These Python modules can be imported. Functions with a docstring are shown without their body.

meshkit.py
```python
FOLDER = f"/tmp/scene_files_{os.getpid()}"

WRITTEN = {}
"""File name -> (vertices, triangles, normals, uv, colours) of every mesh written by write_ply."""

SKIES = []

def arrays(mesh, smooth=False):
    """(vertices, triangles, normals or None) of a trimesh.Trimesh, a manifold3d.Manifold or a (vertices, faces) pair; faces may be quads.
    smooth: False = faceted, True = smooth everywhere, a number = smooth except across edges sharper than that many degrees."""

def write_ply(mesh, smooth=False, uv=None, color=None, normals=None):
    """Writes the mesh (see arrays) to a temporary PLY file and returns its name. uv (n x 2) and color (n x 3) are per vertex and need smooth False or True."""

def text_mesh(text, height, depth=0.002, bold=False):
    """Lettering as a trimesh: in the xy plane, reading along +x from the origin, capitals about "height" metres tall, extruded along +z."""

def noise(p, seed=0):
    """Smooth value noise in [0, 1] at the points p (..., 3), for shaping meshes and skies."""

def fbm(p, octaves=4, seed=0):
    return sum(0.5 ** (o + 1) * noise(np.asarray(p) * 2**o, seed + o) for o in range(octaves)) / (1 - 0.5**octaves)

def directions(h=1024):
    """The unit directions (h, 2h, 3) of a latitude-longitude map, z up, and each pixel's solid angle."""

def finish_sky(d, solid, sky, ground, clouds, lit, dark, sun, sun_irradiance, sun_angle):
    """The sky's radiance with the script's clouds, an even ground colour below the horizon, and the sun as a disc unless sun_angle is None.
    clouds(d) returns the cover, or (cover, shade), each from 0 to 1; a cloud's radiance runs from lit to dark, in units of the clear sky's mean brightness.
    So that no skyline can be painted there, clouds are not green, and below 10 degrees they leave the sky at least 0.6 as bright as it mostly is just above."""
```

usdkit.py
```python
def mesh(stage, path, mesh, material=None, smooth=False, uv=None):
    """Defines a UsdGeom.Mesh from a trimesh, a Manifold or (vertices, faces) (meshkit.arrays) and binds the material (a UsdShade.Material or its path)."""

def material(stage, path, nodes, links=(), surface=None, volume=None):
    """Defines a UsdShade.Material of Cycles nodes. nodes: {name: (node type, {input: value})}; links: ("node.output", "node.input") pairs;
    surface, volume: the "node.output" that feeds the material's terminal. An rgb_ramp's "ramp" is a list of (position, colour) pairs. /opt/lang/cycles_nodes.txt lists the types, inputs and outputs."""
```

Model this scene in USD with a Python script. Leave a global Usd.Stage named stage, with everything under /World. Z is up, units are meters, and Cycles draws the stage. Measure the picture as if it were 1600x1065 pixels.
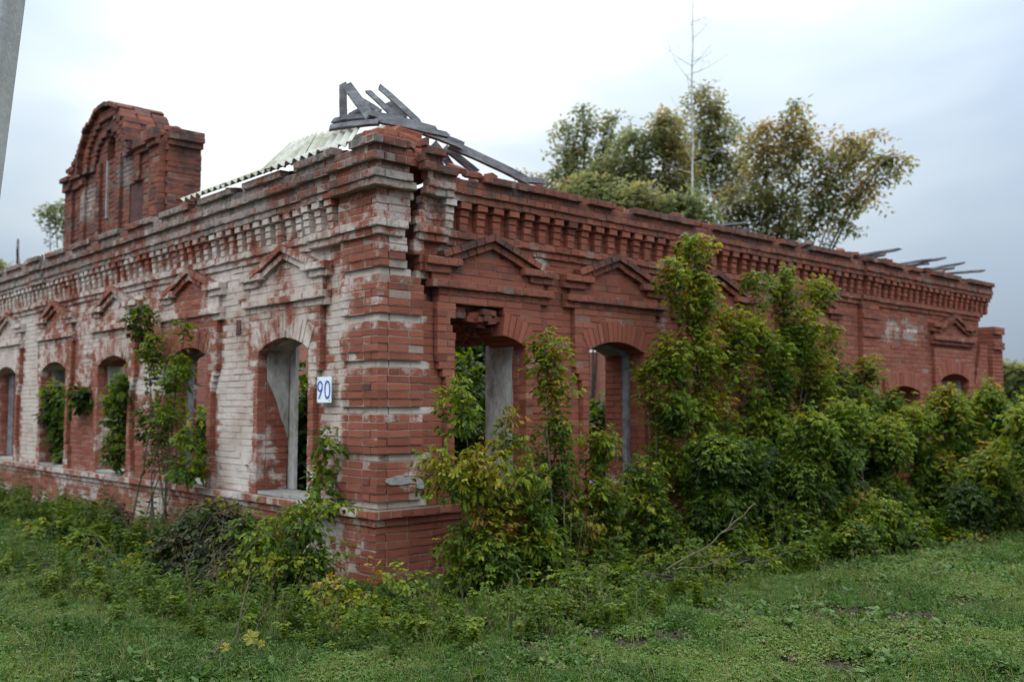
import math, numpy as np, trimesh, usdkit, meshkit
from shapely.geometry import Polygon, box as sbox
from shapely.ops import unary_union
from pxr import Usd, UsdGeom, UsdLux, UsdShade, Gf, Sdf, Vt

stage = Usd.Stage.CreateInMemory()
UsdGeom.SetStageUpAxis(stage, UsdGeom.Tokens.z)
UsdGeom.SetStageMetersPerUnit(stage, 1.0)
UsdGeom.Xform.Define(stage, '/World'); stage.SetDefaultPrim(stage.GetPrimAtPath('/World'))

# ------------------------------------------------------------------ camera, sky, sun, exposure
# The house corner stands at the origin: one facade runs along +y (outside is -x), the other along +x (outside is -y).
FPX = 1523.0
TH, PITCH = math.radians(47.5), math.atan(104 / 1523)
CAM = np.array([-5.4753, -7.8952, 1.75])
F0 = np.array([math.cos(TH), math.sin(TH), 0]); RT = np.array([math.sin(TH), -math.cos(TH), 0])
FW = F0 * math.cos(PITCH) + np.array([0, 0, math.sin(PITCH)]); UP = np.cross(RT, FW)
EXPOSURE = 1.0
SKY_STRENGTH = 0.10
SUN_EL, SUN_AZ = math.radians(44), math.radians(47)     # azimuth measured atan2(x, y) of the way to the sun
SUN_INT, SUN_ANGLE = 0.32, 50.0

cam = UsdGeom.Camera.Define(stage, '/World/camera')
cam.CreateHorizontalApertureAttr(36.0); cam.CreateVerticalApertureAttr(36.0 * 681 / 1024)
cam.CreateFocalLengthAttr(36.0 * FPX / 1600); cam.CreateClippingRangeAttr(Gf.Vec2f(0.05, 3000))
cam.CreateExposureAttr(EXPOSURE); cam.CreateFStopAttr(2.1); cam.CreateFocusDistanceAttr(5.2)     # the snapshot is focused a little short
m4 = np.eye(4); m4[0, :3] = RT; m4[1, :3] = UP; m4[2, :3] = -FW; m4[3, :3] = CAM
UsdGeom.Xformable(cam).AddTransformOp().Set(Gf.Matrix4d(*m4.ravel().tolist()))

LK = '/World/Looks/'
dome = UsdLux.DomeLight.Define(stage, '/World/sky')
dome.GetPrim().SetCustomDataByKey('kind', 'structure')
dome.GetPrim().SetCustomDataByKey('label', 'pale overcast sky, almost white behind the house, bluish low on the right')
dome.GetPrim().SetCustomDataByKey('category', 'sky')
skym = usdkit.material(stage, LK + 'sky', {
    'tc': ('texture_coordinate', {}),
    'sky': ('sky_texture', {'sky_type': 'single_scattering', 'sun_disc': False, 'sun_elevation': SUN_EL, 'sun_rotation': SUN_AZ, 'air_density': 1.0, 'aerosol_density': 1.5}),
    'map': ('mapping', {'scale': (1.0, 1.0, 2.6)}),
    'n': ('noise_texture', {'scale': 1.15, 'detail': 4.0, 'roughness': 0.5, 'distortion': 0.3}),
    'cover': ('rgb_ramp', {'ramp': [(0.0, (0.90, 0.90, 0.90)), (0.42, (0.94, 0.94, 0.94)), (0.58, (0.99, 0.99, 0.99)), (1.0, (1, 1, 1))]}),
    'cl': ('rgb_ramp', {'ramp': [(0.22, (2.3, 3.1, 4.4)), (0.36, (3.0, 3.75, 4.8)), (0.50, (3.35, 4.1, 5.0)), (0.62, (4.6, 5.25, 5.8)), (0.80, (8.6, 8.7, 8.6))]}),
    'bw': ('rgb_to_bw', {}),
    'dot': ('vector_math', {'math_type': 'dot_product', 'vector2': (math.sin(SUN_AZ) * math.cos(.30), math.cos(SUN_AZ) * math.cos(.30), math.sin(.30))}),
    'gl': ('map_range', {'from_min': .84, 'from_max': 1.0, 'to_min': -.03, 'to_max': .22, 'clamp': True, 'range_type': 'smoothstep'}), 'ng': ('math', {'math_type': 'add'}), 'ge': ('math', {'math_type': 'add'}), 'sz': ('separate_xyz', {}), 'el': ('map_range', {'from_min': .0, 'from_max': .75, 'to_min': -.10, 'to_max': .15, 'clamp': True, 'range_type': 'smoothstep'}),
    'cie': ('math', {'math_type': 'multiply_add', 'value2': 1.55, 'value3': .46}), 'cv': ('combine_xyz', {}),
    'mx': ('mix_color', {'blend_type': 'mix', 'use_clamp': False}), 'mz': ('vector_math', {'math_type': 'multiply'}),
    'bg': ('background_shader', {'strength': SKY_STRENGTH}),
}, [('tc.generated', 'map.vector'), ('map.vector', 'n.vector'), ('tc.generated', 'dot.vector1'), ('dot.value', 'gl.value'), ('tc.generated', 'sz.vector'), ('sz.z', 'el.value'), ('gl.result', 'ge.value1'), ('el.result', 'ge.value2'), ('ge.value', 'ng.value1'), ('n.fac', 'ng.value2'), ('ng.value', 'cover.fac'), ('ng.value', 'cl.fac'), ('cover.color', 'bw.color'),
    ('bw.val', 'mx.fac'), ('sky.color', 'mx.a'), ('cl.color', 'mx.b'), ('sz.z', 'cie.value1'), ('cie.value', 'cv.x'), ('cie.value', 'cv.y'), ('cie.value', 'cv.z'), ('mx.result', 'mz.vector1'), ('cv.vector', 'mz.vector2'), ('mz.vector', 'bg.color')], surface='bg.background')
UsdShade.MaterialBindingAPI.Apply(dome.GetPrim()).Bind(skym)

sun = UsdLux.DistantLight.Define(stage, '/World/sun')
sun.CreateNormalizeAttr(True); sun.CreateIntensityAttr(SUN_INT); sun.CreateAngleAttr(SUN_ANGLE); sun.CreateColorAttr(Gf.Vec3f(1.0, 0.97, 0.93))
sd = np.array([math.sin(SUN_AZ) * math.cos(SUN_EL), math.cos(SUN_AZ) * math.cos(SUN_EL), math.sin(SUN_EL)])
sx = np.cross([0, 0, 1.0], sd); sx /= np.linalg.norm(sx); sy = np.cross(sd, sx)
m4 = np.eye(4); m4[0, :3] = sx; m4[1, :3] = sy; m4[2, :3] = sd
UsdGeom.Xformable(sun).AddTransformOp().Set(Gf.Matrix4d(*m4.ravel().tolist()))

# ------------------------------------------------------------------ helpers
taken = {}
def numbered(parent, name):
    k = (parent, name); n = taken.get(k, -1) + 1; taken[k] = n
    return f'{parent}/{name}' if n == 0 else f'{parent}/{name}_{n:03d}'
def tag(p, label=None, cat=None, group=None, kind=None):
    p = p.GetPrim() if hasattr(p, 'GetPrim') else p
    for k, v in (('label', label), ('category', cat), ('group', group), ('kind', kind)):
        if v: p.SetCustomDataByKey(k, v)
    return p
def pathof(o): return '/World' if o is None else str(o.GetPath())
def thing(name, label, cat, loc=(0, 0, 0), group=None):
    x = UsdGeom.Xform.Define(stage, numbered('/World', name))
    if any(loc): x.AddTranslateOp().Set(Gf.Vec3d(*map(float, loc)))
    return tag(x, label, cat, group)
def obj(name, vf, mat, parent=None, mark=None, smooth=False, label=None, kind=None, loc=None):
    """one Mesh prim; mark: per-vertex (n,3) values the materials read; loc: subtract the thing's base"""
    if hasattr(vf, 'vertices'): v, f = np.array(vf.vertices), np.array(vf.faces)
    else: v, f = np.asarray(vf[0], float), np.asarray(vf[1], int)
    if loc is not None: v = v - np.asarray(loc)
    m = usdkit.mesh(stage, numbered(pathof(parent), name), (v, f), mat, smooth=smooth)
    if mark is not None:
        pv = UsdGeom.PrimvarsAPI(m).CreatePrimvar('mark', Sdf.ValueTypeNames.Color3fArray, 'vertex')
        pv.Set(Vt.Vec3fArray.FromNumpy(np.asarray(mark, np.float32)))
    return tag(m, label, None, None, kind)
class MB:
    def __init__(s): s.v, s.f, s.m, s.n = [], [], [], 0
    def add(s, v, f, mark=None):
        v = np.asarray(v, float); s.v.append(v); s.f.append(np.asarray(f, int) + s.n); s.n += len(v)
        s.m.append(np.broadcast_to((0, 0.5, 0) if mark is None else mark, (len(v), 3)))
    def get(s): return np.vstack(s.v), np.vstack(s.f)
    def mark(s): return np.vstack(s.m)
    def obj(s, name, mat, parent=None, **k): return obj(name, s.get(), mat, parent, mark=s.mark(), **k)
def quads(q): q = np.asarray(q); return np.vstack([q[:, [0, 1, 2]], q[:, [0, 2, 3]]])
def obox(c, axes, half, bev=0.0):
    """box with centre c, unit axes (3 rows), half sizes; optional chamfer by hull"""
    axes = np.asarray(axes, float); half = np.asarray(half, float)
    if bev <= 0:
        m = trimesh.creation.box(half * 2); v, f = np.array(m.vertices), np.array(m.faces)
    else:
        p = []
        for sx_ in (-1, 1):
            for sy_ in (-1, 1):
                for sz_ in (-1, 1):
                    for k in range(3):
                        h = half.copy(); h[[i for i in range(3) if i != k]] -= bev
                        p.append(h * (sx_, sy_, sz_))
        m = trimesh.convex.convex_hull(np.array(p)); v, f = np.array(m.vertices), np.array(m.faces)
    return np.asarray(c) + v @ axes, f
def board(a, b, w, t, up=(0, 0, 1), seed=0, ragged=0.04):
    """weathered plank from a to b, w wide, t thick, its broad face turned to up; ends broken"""
    a, b = np.asarray(a, float), np.asarray(b, float); r = np.random.default_rng(seed)
    d = b - a; L = np.linalg.norm(d); d /= L
    s = np.cross(d, up); s /= np.linalg.norm(s); u = np.cross(s, d)
    n = 7; V, Fc = [], []
    for i, t_ in enumerate(np.linspace(0, 1, n)):
        ww = w * (1 + r.normal(0, .03)) / 2; bow = u * (0.012 * math.sin(t_ * math.pi) + r.normal(0, .003))
        for (x, y) in ((-1, -1), (1, -1), (1, 1), (-1, 1)):
            e = d * (r.uniform(-ragged, ragged) if i in (0, n - 1) else 0)
            V.append(a + d * L * t_ + s * ww * x + u * t / 2 * y + bow + e)
    for i in range(n - 1):
        for k in range(4): Fc.append((i * 4 + k, i * 4 + (k + 1) % 4, i * 4 + 4 + (k + 1) % 4, i * 4 + 4 + k))
    Fc.append((3, 2, 1, 0)); Fc.append(((n - 1) * 4, (n - 1) * 4 + 1, (n - 1) * 4 + 2, (n - 1) * 4 + 3))
    return np.array(V), quads(Fc)
def tube(pts, rad, sides=5):
    p = np.asarray(pts, float); t = np.gradient(p, axis=0); t /= np.linalg.norm(t, axis=1, keepdims=True) + 1e-12
    a = np.cross(t, np.where(np.abs(t[:, 2:]) < .9, [0, 0, 1.0], [1.0, 0, 0])); a /= np.linalg.norm(a, axis=1, keepdims=True) + 1e-12
    b = np.cross(t, a); g = np.arange(sides) * 2 * np.pi / sides
    r = np.broadcast_to(rad, (len(p),))[:, None, None]
    v = p[:, None] + r * (np.cos(g)[None, :, None] * a[:, None] + np.sin(g)[None, :, None] * b[:, None])
    i, j = np.meshgrid(np.arange(len(p) - 1), np.arange(sides), indexing='ij')
    q = np.stack([i * sides + j, i * sides + (j + 1) % sides, (i + 1) * sides + (j + 1) % sides, (i + 1) * sides + j], -1).reshape(-1, 4)
    return v.reshape(-1, 3), quads(q)

# ------------------------------------------------------------------ materials
def mat(name, nodes, links, surface='p.BSDF'): return usdkit.material(stage, LK + name, nodes, links, surface=surface)
POS = ('geometry', {})
def brickmat(name, mortar=False):
    ramp = [(0.0, (.100, .038, .028)), (.18, (.185, .056, .034)), (.5, (.255, .076, .045)), (.8, (.295, .10, .058)), (1.0, (.36, .16, .09))] if not mortar else \
           [(0.0, (.12, .060, .042)), (.5, (.20, .105, .072)), (1.0, (.36, .29, .23))]
    return mat(name, {
        'g': POS, 'at': ('attribute', {'attribute': 'mark'}), 'sep': ('separate_color', {}),
        'tone': ('rgb_ramp', {'ramp': ramp}),
        'n1': ('noise_texture', {'scale': 34.0, 'detail': 4.0, 'roughness': .65}), 'n2': ('noise_texture', {'scale': 5.5, 'detail': 5.0, 'roughness': .62}),
        'n3': ('noise_texture', {'scale': 140.0, 'detail': 2.0}), 'n5': ('noise_texture', {'scale': 1.3, 'detail': 5.0, 'roughness': .6}),
        'ta': ('math', {'math_type': 'multiply_add', 'value2': .42, 'value3': -.21}), 'tb': ('math', {'math_type': 'add'}), 'tc': ('math', {'math_type': 'multiply_add', 'value2': .7, 'value3': -.35}), 'td': ('math', {'math_type': 'add'}), 'gc': ('math', {'math_type': 'multiply_add', 'value2': .9, 'value3': -.45}), 'gd': ('math', {'math_type': 'add'}),
        # limewash
        'wa': ('math', {'math_type': 'multiply_add', 'value2': 1.5, 'value3': -.75}), 'wb': ('math', {'math_type': 'add'}),
        'wc': ('math', {'math_type': 'multiply_add', 'value2': .5, 'value3': -.25}), 'wd': ('math', {'math_type': 'add'}),
        'wl': ('math', {'math_type': 'multiply_add', 'value2': 1.3, 'value3': -.65}), 'we': ('math', {'math_type': 'add'}),
        'wr': ('map_range', {'from_min': .29, 'from_max': .70, 'to_min': 0.0, 'to_max': .93, 'clamp': True, 'range_type': 'smoothstep'}),
        'wcol': ('rgb_ramp', {'ramp': [(.25, (.34, .24, .18)), (.48, (.52, .425, .355)), (.7, (.66, .58, .51))]}),
        'mx': ('mix_color', {'blend_type': 'mix'}),
        # soot and moss
        'ga': ('math', {'math_type': 'multiply_add', 'value2': 1.3, 'value3': -.65}), 'gb': ('math', {'math_type': 'add'}),
        'gr': ('map_range', {'from_min': .35, 'from_max': .85, 'to_min': 0.0, 'to_max': .85, 'clamp': True}),
        'mg': ('mix_color', {'blend_type': 'mix', 'b': (.045, .035, .032)}),
        'bh': ('math', {'math_type': 'add'}), 'bu': ('bump', {'strength': .7, 'distance': .008}),
        'p': ('principled_bsdf', {'roughness': .9, 'specular_ior_level': .2}),
    }, [('g.position', 'n1.vector'), ('g.position', 'n2.vector'), ('g.position', 'n3.vector'), ('g.position', 'n5.vector'), ('at.color', 'sep.color'),
        ('n1.fac', 'ta.value1'), ('ta.value', 'tb.value1'), ('sep.g', 'tb.value2'), ('n5.fac', 'tc.value1'), ('tc.value', 'td.value1'), ('tb.value', 'td.value2'), ('td.value', 'tone.fac'), ('n5.fac', 'gc.value1'), ('gc.value', 'gd.value1'), ('gb.value', 'gd.value2'),
        ('n2.fac', 'wa.value1'), ('wa.value', 'wb.value1'), ('sep.r', 'wb.value2'), ('n1.fac', 'wc.value1'), ('wc.value', 'wd.value1'), ('wb.value', 'wd.value2'), ('n5.fac', 'wl.value1'), ('wl.value', 'we.value1'), ('wd.value', 'we.value2'), ('we.value', 'wr.value'),
        ('n5.fac', 'wcol.fac'), ('wr.result', 'mx.fac'), ('tone.color', 'mx.a'), ('wcol.color', 'mx.b'),
        ('n2.fac', 'ga.value1'), ('ga.value', 'gb.value1'), ('sep.b', 'gb.value2'), ('gd.value', 'gr.value'), ('gr.result', 'mg.fac'), ('mx.result', 'mg.a'),
        ('n1.fac', 'bh.value1'), ('n3.fac', 'bh.value2'), ('bh.value', 'bu.height'), ('bu.normal', 'p.normal'), ('mg.result', 'p.base_color')])
M = {}
M['brick'] = brickmat('brick'); M['mortar'] = brickmat('mortar', True)
def rough(name, cols, scale=6.0, bump=.5, dist=.01, r=.92, stretch=None, spots=None):
    nodes = {'g': ('texture_coordinate', {}), 'mp': ('mapping', {'scale': stretch or (1, 1, 1)}), 'n': ('noise_texture', {'scale': scale, 'detail': 6.0, 'roughness': .62}),
             'n2': ('noise_texture', {'scale': scale * 9, 'detail': 3.0}), 'c': ('rgb_ramp', {'ramp': cols}), 'a': ('math', {'math_type': 'multiply_add', 'value2': .35}),
             's': ('math', {'math_type': 'subtract', 'value2': .175}),
             'b': ('bump', {'strength': bump, 'distance': dist}), 'p': ('principled_bsdf', {'roughness': r, 'specular_ior_level': .25})}
    links = [('g.object', 'mp.vector'), ('mp.vector', 'n.vector'), ('mp.vector', 'n2.vector'), ('n2.fac', 'a.value1'), ('n.fac', 'a.value3'), ('a.value', 's.value1'), ('s.value', 'c.fac'),
             ('n2.fac', 'b.height'), ('b.normal', 'p.normal'), ('c.color', 'p.base_color')]
    M[name] = mat(name, nodes, links)
rough('plaster', [(.28, (.13, .105, .085)), (.40, (.27, .25, .21)), (.52, (.38, .365, .33)), (.68, (.54, .53, .50))], 3.2, .9, .012, stretch=(1, 1, .45))
rough('old_wood', [(.3, (.075, .072, .078)), (.5, (.16, .152, .158)), (.72, (.28, .27, .265))], 5.0, .8, .012, stretch=(1, 1, 3))
rough('frame_wood', [(.3, (.10, .10, .105)), (.5, (.17, .17, .175)), (.7, (.26, .26, .26))], 7.0)
rough('asbestos', [(.3, (.25, .235, .16)), (.5, (.42, .405, .33)), (.7, (.56, .55, .50))], 2.5, .4)
rough('concrete', [(.3, (.23, .235, .225)), (.5, (.31, .315, .30)), (.7, (.37, .375, .36))], 3.0, .5, .006)
rough('rust', [(.3, (.045, .022, .02)), (.5, (.085, .036, .03)), (.7, (.13, .055, .04))], 6.0)
rough('sapling_bark', [(.3, (.06, .048, .034)), (.5, (.115, .095, .068)), (.7, (.18, .155, .115))], 14.0)
rough('bark', [(.3, (.035, .028, .022)), (.5, (.07, .056, .043)), (.7, (.12, .10, .08))], 14.0)
rough('pale_bark', [(.3, (.22, .20, .17)), (.5, (.38, .36, .32)), (.7, (.55, .53, .49))], 8.0)
rough('dead_stem', [(.3, (.07, .055, .035)), (.5, (.12, .095, .06)), (.7, (.18, .15, .10))], 8.0)
rough('sign_white', [(.3, (.62, .66, .68)), (.5, (.72, .75, .77)), (.7, (.78, .80, .81))], 4.0, .1, .002, .45)
rough('sign_blue', [(.3, (.03, .07, .30)), (.6, (.05, .10, .38))], 8.0, .1, .002, .5)
rough('rubble', [(.3, (.07, .04, .032)), (.5, (.14, .075, .055)), (.7, (.21, .14, .11))], 9.0)
rough('cement', [(.3, (.20, .18, .16)), (.6, (.33, .31, .29))], 12.0)
def leafmat(name, ramp, trans=.35, rough_=.55):
    M[name] = mat(name, {'at': ('attribute', {'attribute': 'mark'}), 'sep': ('separate_color', {}), 'c': ('rgb_ramp', {'ramp': ramp}),
        'p': ('principled_bsdf', {'roughness': rough_, 'specular_ior_level': .3}), 't': ('translucent_bsdf', {}), 'hs': ('hsv', {'hue': .49, 'saturation': 1.1, 'value': 1.25}), 'm': ('mix_closure', {'fac': trans})},
        [('at.color', 'sep.color'), ('sep.g', 'c.fac'), ('c.color', 'p.base_color'), ('c.color', 'hs.color'), ('hs.color', 't.color'), ('p.BSDF', 'm.closure1'), ('t.BSDF', 'm.closure2')], 'm.closure')
leafmat('leaf', [(0.0, (.026, .052, .007)), (.3, (.066, .122, .010)), (.5, (.140, .205, .014)), (.7, (.240, .275, .018)), (.9, (.32, .26, .028)), (1.0, (.38, .22, .035))], .5)
leafmat('leaf_tree', [(0.0, (.10, .135, .055)), (.45, (.185, .205, .075)), (.75, (.26, .235, .085)), (.92, (.30, .22, .075)), (1.0, (.36, .24, .08))], .72)
leafmat('leaf_dark', [(0.0, (.022, .028, .008)), (.4, (.052, .076, .015)), (.65, (.085, .080, .024)), (1.0, (.15, .085, .04))], .2)
leafmat('leaf_brown', [(0.0, (.030, .020, .015)), (.6, (.060, .038, .026)), (1.0, (.10, .065, .04))], .2)
leafmat('yellow_leaf', [(0.0, (.24, .22, .03)), (1.0, (.32, .28, .045))], .3)

# ------------------------------------------------------------------ ground
def ground_z(x, y):
    p = np.stack([np.asarray(x, float), np.asarray(y, float), np.zeros_like(np.asarray(x, float))], -1)
    far = np.clip((np.hypot(x, y) - 30) / 60, 0, 1)
    return (meshkit.fbm(p * .55, 3, 5) - .5) * .16 + (meshkit.fbm(p * 3.1, 3, 9) - .5) * .07 + far * (meshkit.fbm(p * .02, 2, 3) - .45) * 3.0
def grid(xs, ys):
    X, Y = np.meshgrid(xs, ys, indexing='ij'); Z = ground_z(X, Y); n, m_ = X.shape
    i, j = np.meshgrid(np.arange(n - 1), np.arange(m_ - 1), indexing='ij')
    q = np.stack([i * m_ + j, (i + 1) * m_ + j, (i + 1) * m_ + j + 1, i * m_ + j + 1], -1).reshape(-1, 4)
    return np.stack([X, Y, Z], -1).reshape(-1, 3), quads(q)
ax = np.concatenate([-np.geomspace(700, 11, 26), np.linspace(-10, 18, 420), np.geomspace(18.8, 700, 26)])
M['earth'] = mat('earth', {'g': POS, 'n': ('noise_texture', {'scale': .9, 'detail': 6.0, 'roughness': .65}), 'n2': ('noise_texture', {'scale': 16.0, 'detail': 6.0, 'roughness': .7}),
    'a': ('math', {'math_type': 'multiply_add', 'value2': .5}), 's': ('math', {'math_type': 'subtract', 'value2': .25}),
    'c': ('rgb_ramp', {'ramp': [(.36, (.055, .038, .030)), (.46, (.075, .056, .042)), (.55, (.060, .050, .034)), (.66, (.090, .072, .052))]}),
    'b': ('bump', {'strength': 1.0, 'distance': .04}), 'p': ('principled_bsdf', {'roughness': .95, 'specular_ior_level': .15})},
    [('g.position', 'n.vector'), ('g.position', 'n2.vector'), ('n2.fac', 'a.value1'), ('n.fac', 'a.value3'), ('a.value', 's.value1'), ('s.value', 'c.fac'), ('n2.fac', 'b.height'), ('b.normal', 'p.normal'), ('c.color', 'p.base_color')])
gr = obj('ground', grid(ax, ax), M['earth'], smooth=True)
tag(gr, 'uneven dark earth under patchy grass in front of the ruin', 'ground', kind='structure')

# ------------------------------------------------------------------ the ruin
CH, JT = .0765, .0095           # course height, joint
house = thing('brick_house', 'roofless single-storey red brick ruin with arched empty windows and peeling limewash', 'house')
class Facade:
    """local (s along, d outward, z up) -> world"""
    def __init__(self, o, s, n): self.o, self.s, self.n = map(lambda a: np.asarray(a, float), (o, s, n)); self.flip = np.dot(np.cross(self.s, [0, 0, 1.0]), self.n) < 0
    def w(self, p): p = np.asarray(p, float); return self.o + p[..., :1] * self.s + p[..., 1:2] * self.n + p[..., 2:3] * np.array([0, 0, 1.0])
    def fc(self, f): return f[:, ::-1] if self.flip else f
FL = Facade((0, 0, 0), (0, 1, 0), (-1, 0, 0)); FR = Facade((0, 0, 0), (1, 0, 0), (0, -1, 0))
BF = quads([(0, 1, 2, 3), (4, 5, 1, 0), (5, 6, 2, 1), (6, 7, 3, 2), (7, 4, 0, 3), (8, 9, 5, 4), (9, 10, 6, 5), (10, 11, 7, 6), (11, 8, 4, 7)])
def brickgeo(s0, s1, z0, z1, proj, depth, rng, cham=.0042, jit=.002):
    """12-vertex brick with worn (chamfered) front edges, in facade coordinates"""
    a = np.array([(s0, z0), (s1, z0), (s1, z1), (s0, z1)]); c = a.mean(0)
    ins = a + np.sign(c - a) * cham + rng.normal(0, .0022, (4, 2)); out = a + rng.normal(0, .0012, (4, 2))
    d = proj + rng.normal(0, jit) + rng.normal(0, .0016, 4)
    v = np.empty((12, 3))
    v[:4, [0, 2]] = ins; v[:4, 1] = d; v[4:8, [0, 2]] = out; v[4:8, 1] = d - cham; v[8:, [0, 2]] = a; v[8:, 1] = proj - depth
    return v

WIN_L = [dict(c=1.785, h=.55), dict(c=4.21, h=.56), dict(c=6.83, h=.60), dict(c=9.5, h=.62), dict(c=12.25, h=.62)]
for w in WIN_L: w.update(z0=.765, zs=2.38, rise=.14, ped=True, surr=True, zp=0.0)
WIN_R = [dict(c=1.41, h=.50), dict(c=3.44, h=.50), dict(c=5.45, h=.50), dict(c=7.9, h=.52), dict(c=10.95, h=.57, z0=.15, zs=2.02, rise=.10, ped=False, zp=0), dict(c=12.95, h=.60, zs=2.26)]
for w in WIN_R:
    for k, v in dict(z0=.84, zs=2.42, rise=.12, ped=True, surr=True, zp=.05).items(): w.setdefault(k, v)
WIN_R[5]['zp'] = -.06
def arch_z(w, s):
    R = (w['h'] ** 2 + w['rise'] ** 2) / (2 * w['rise'])
    return w['zs'] + w['rise'] - R + np.sqrt(np.maximum(R * R - (s - w['c']) ** 2, 0))
CRACK = np.array([(4.4, .24), (4.15, .29), (3.85, .39), (3.57, .31), (3.35, .32), (3.07, .41), (3.0, .57), (2.86, .64)])   # (z, s)
def crack_s(z): return np.interp(z, CRACK[::-1, 0], CRACK[::-1, 1])
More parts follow.
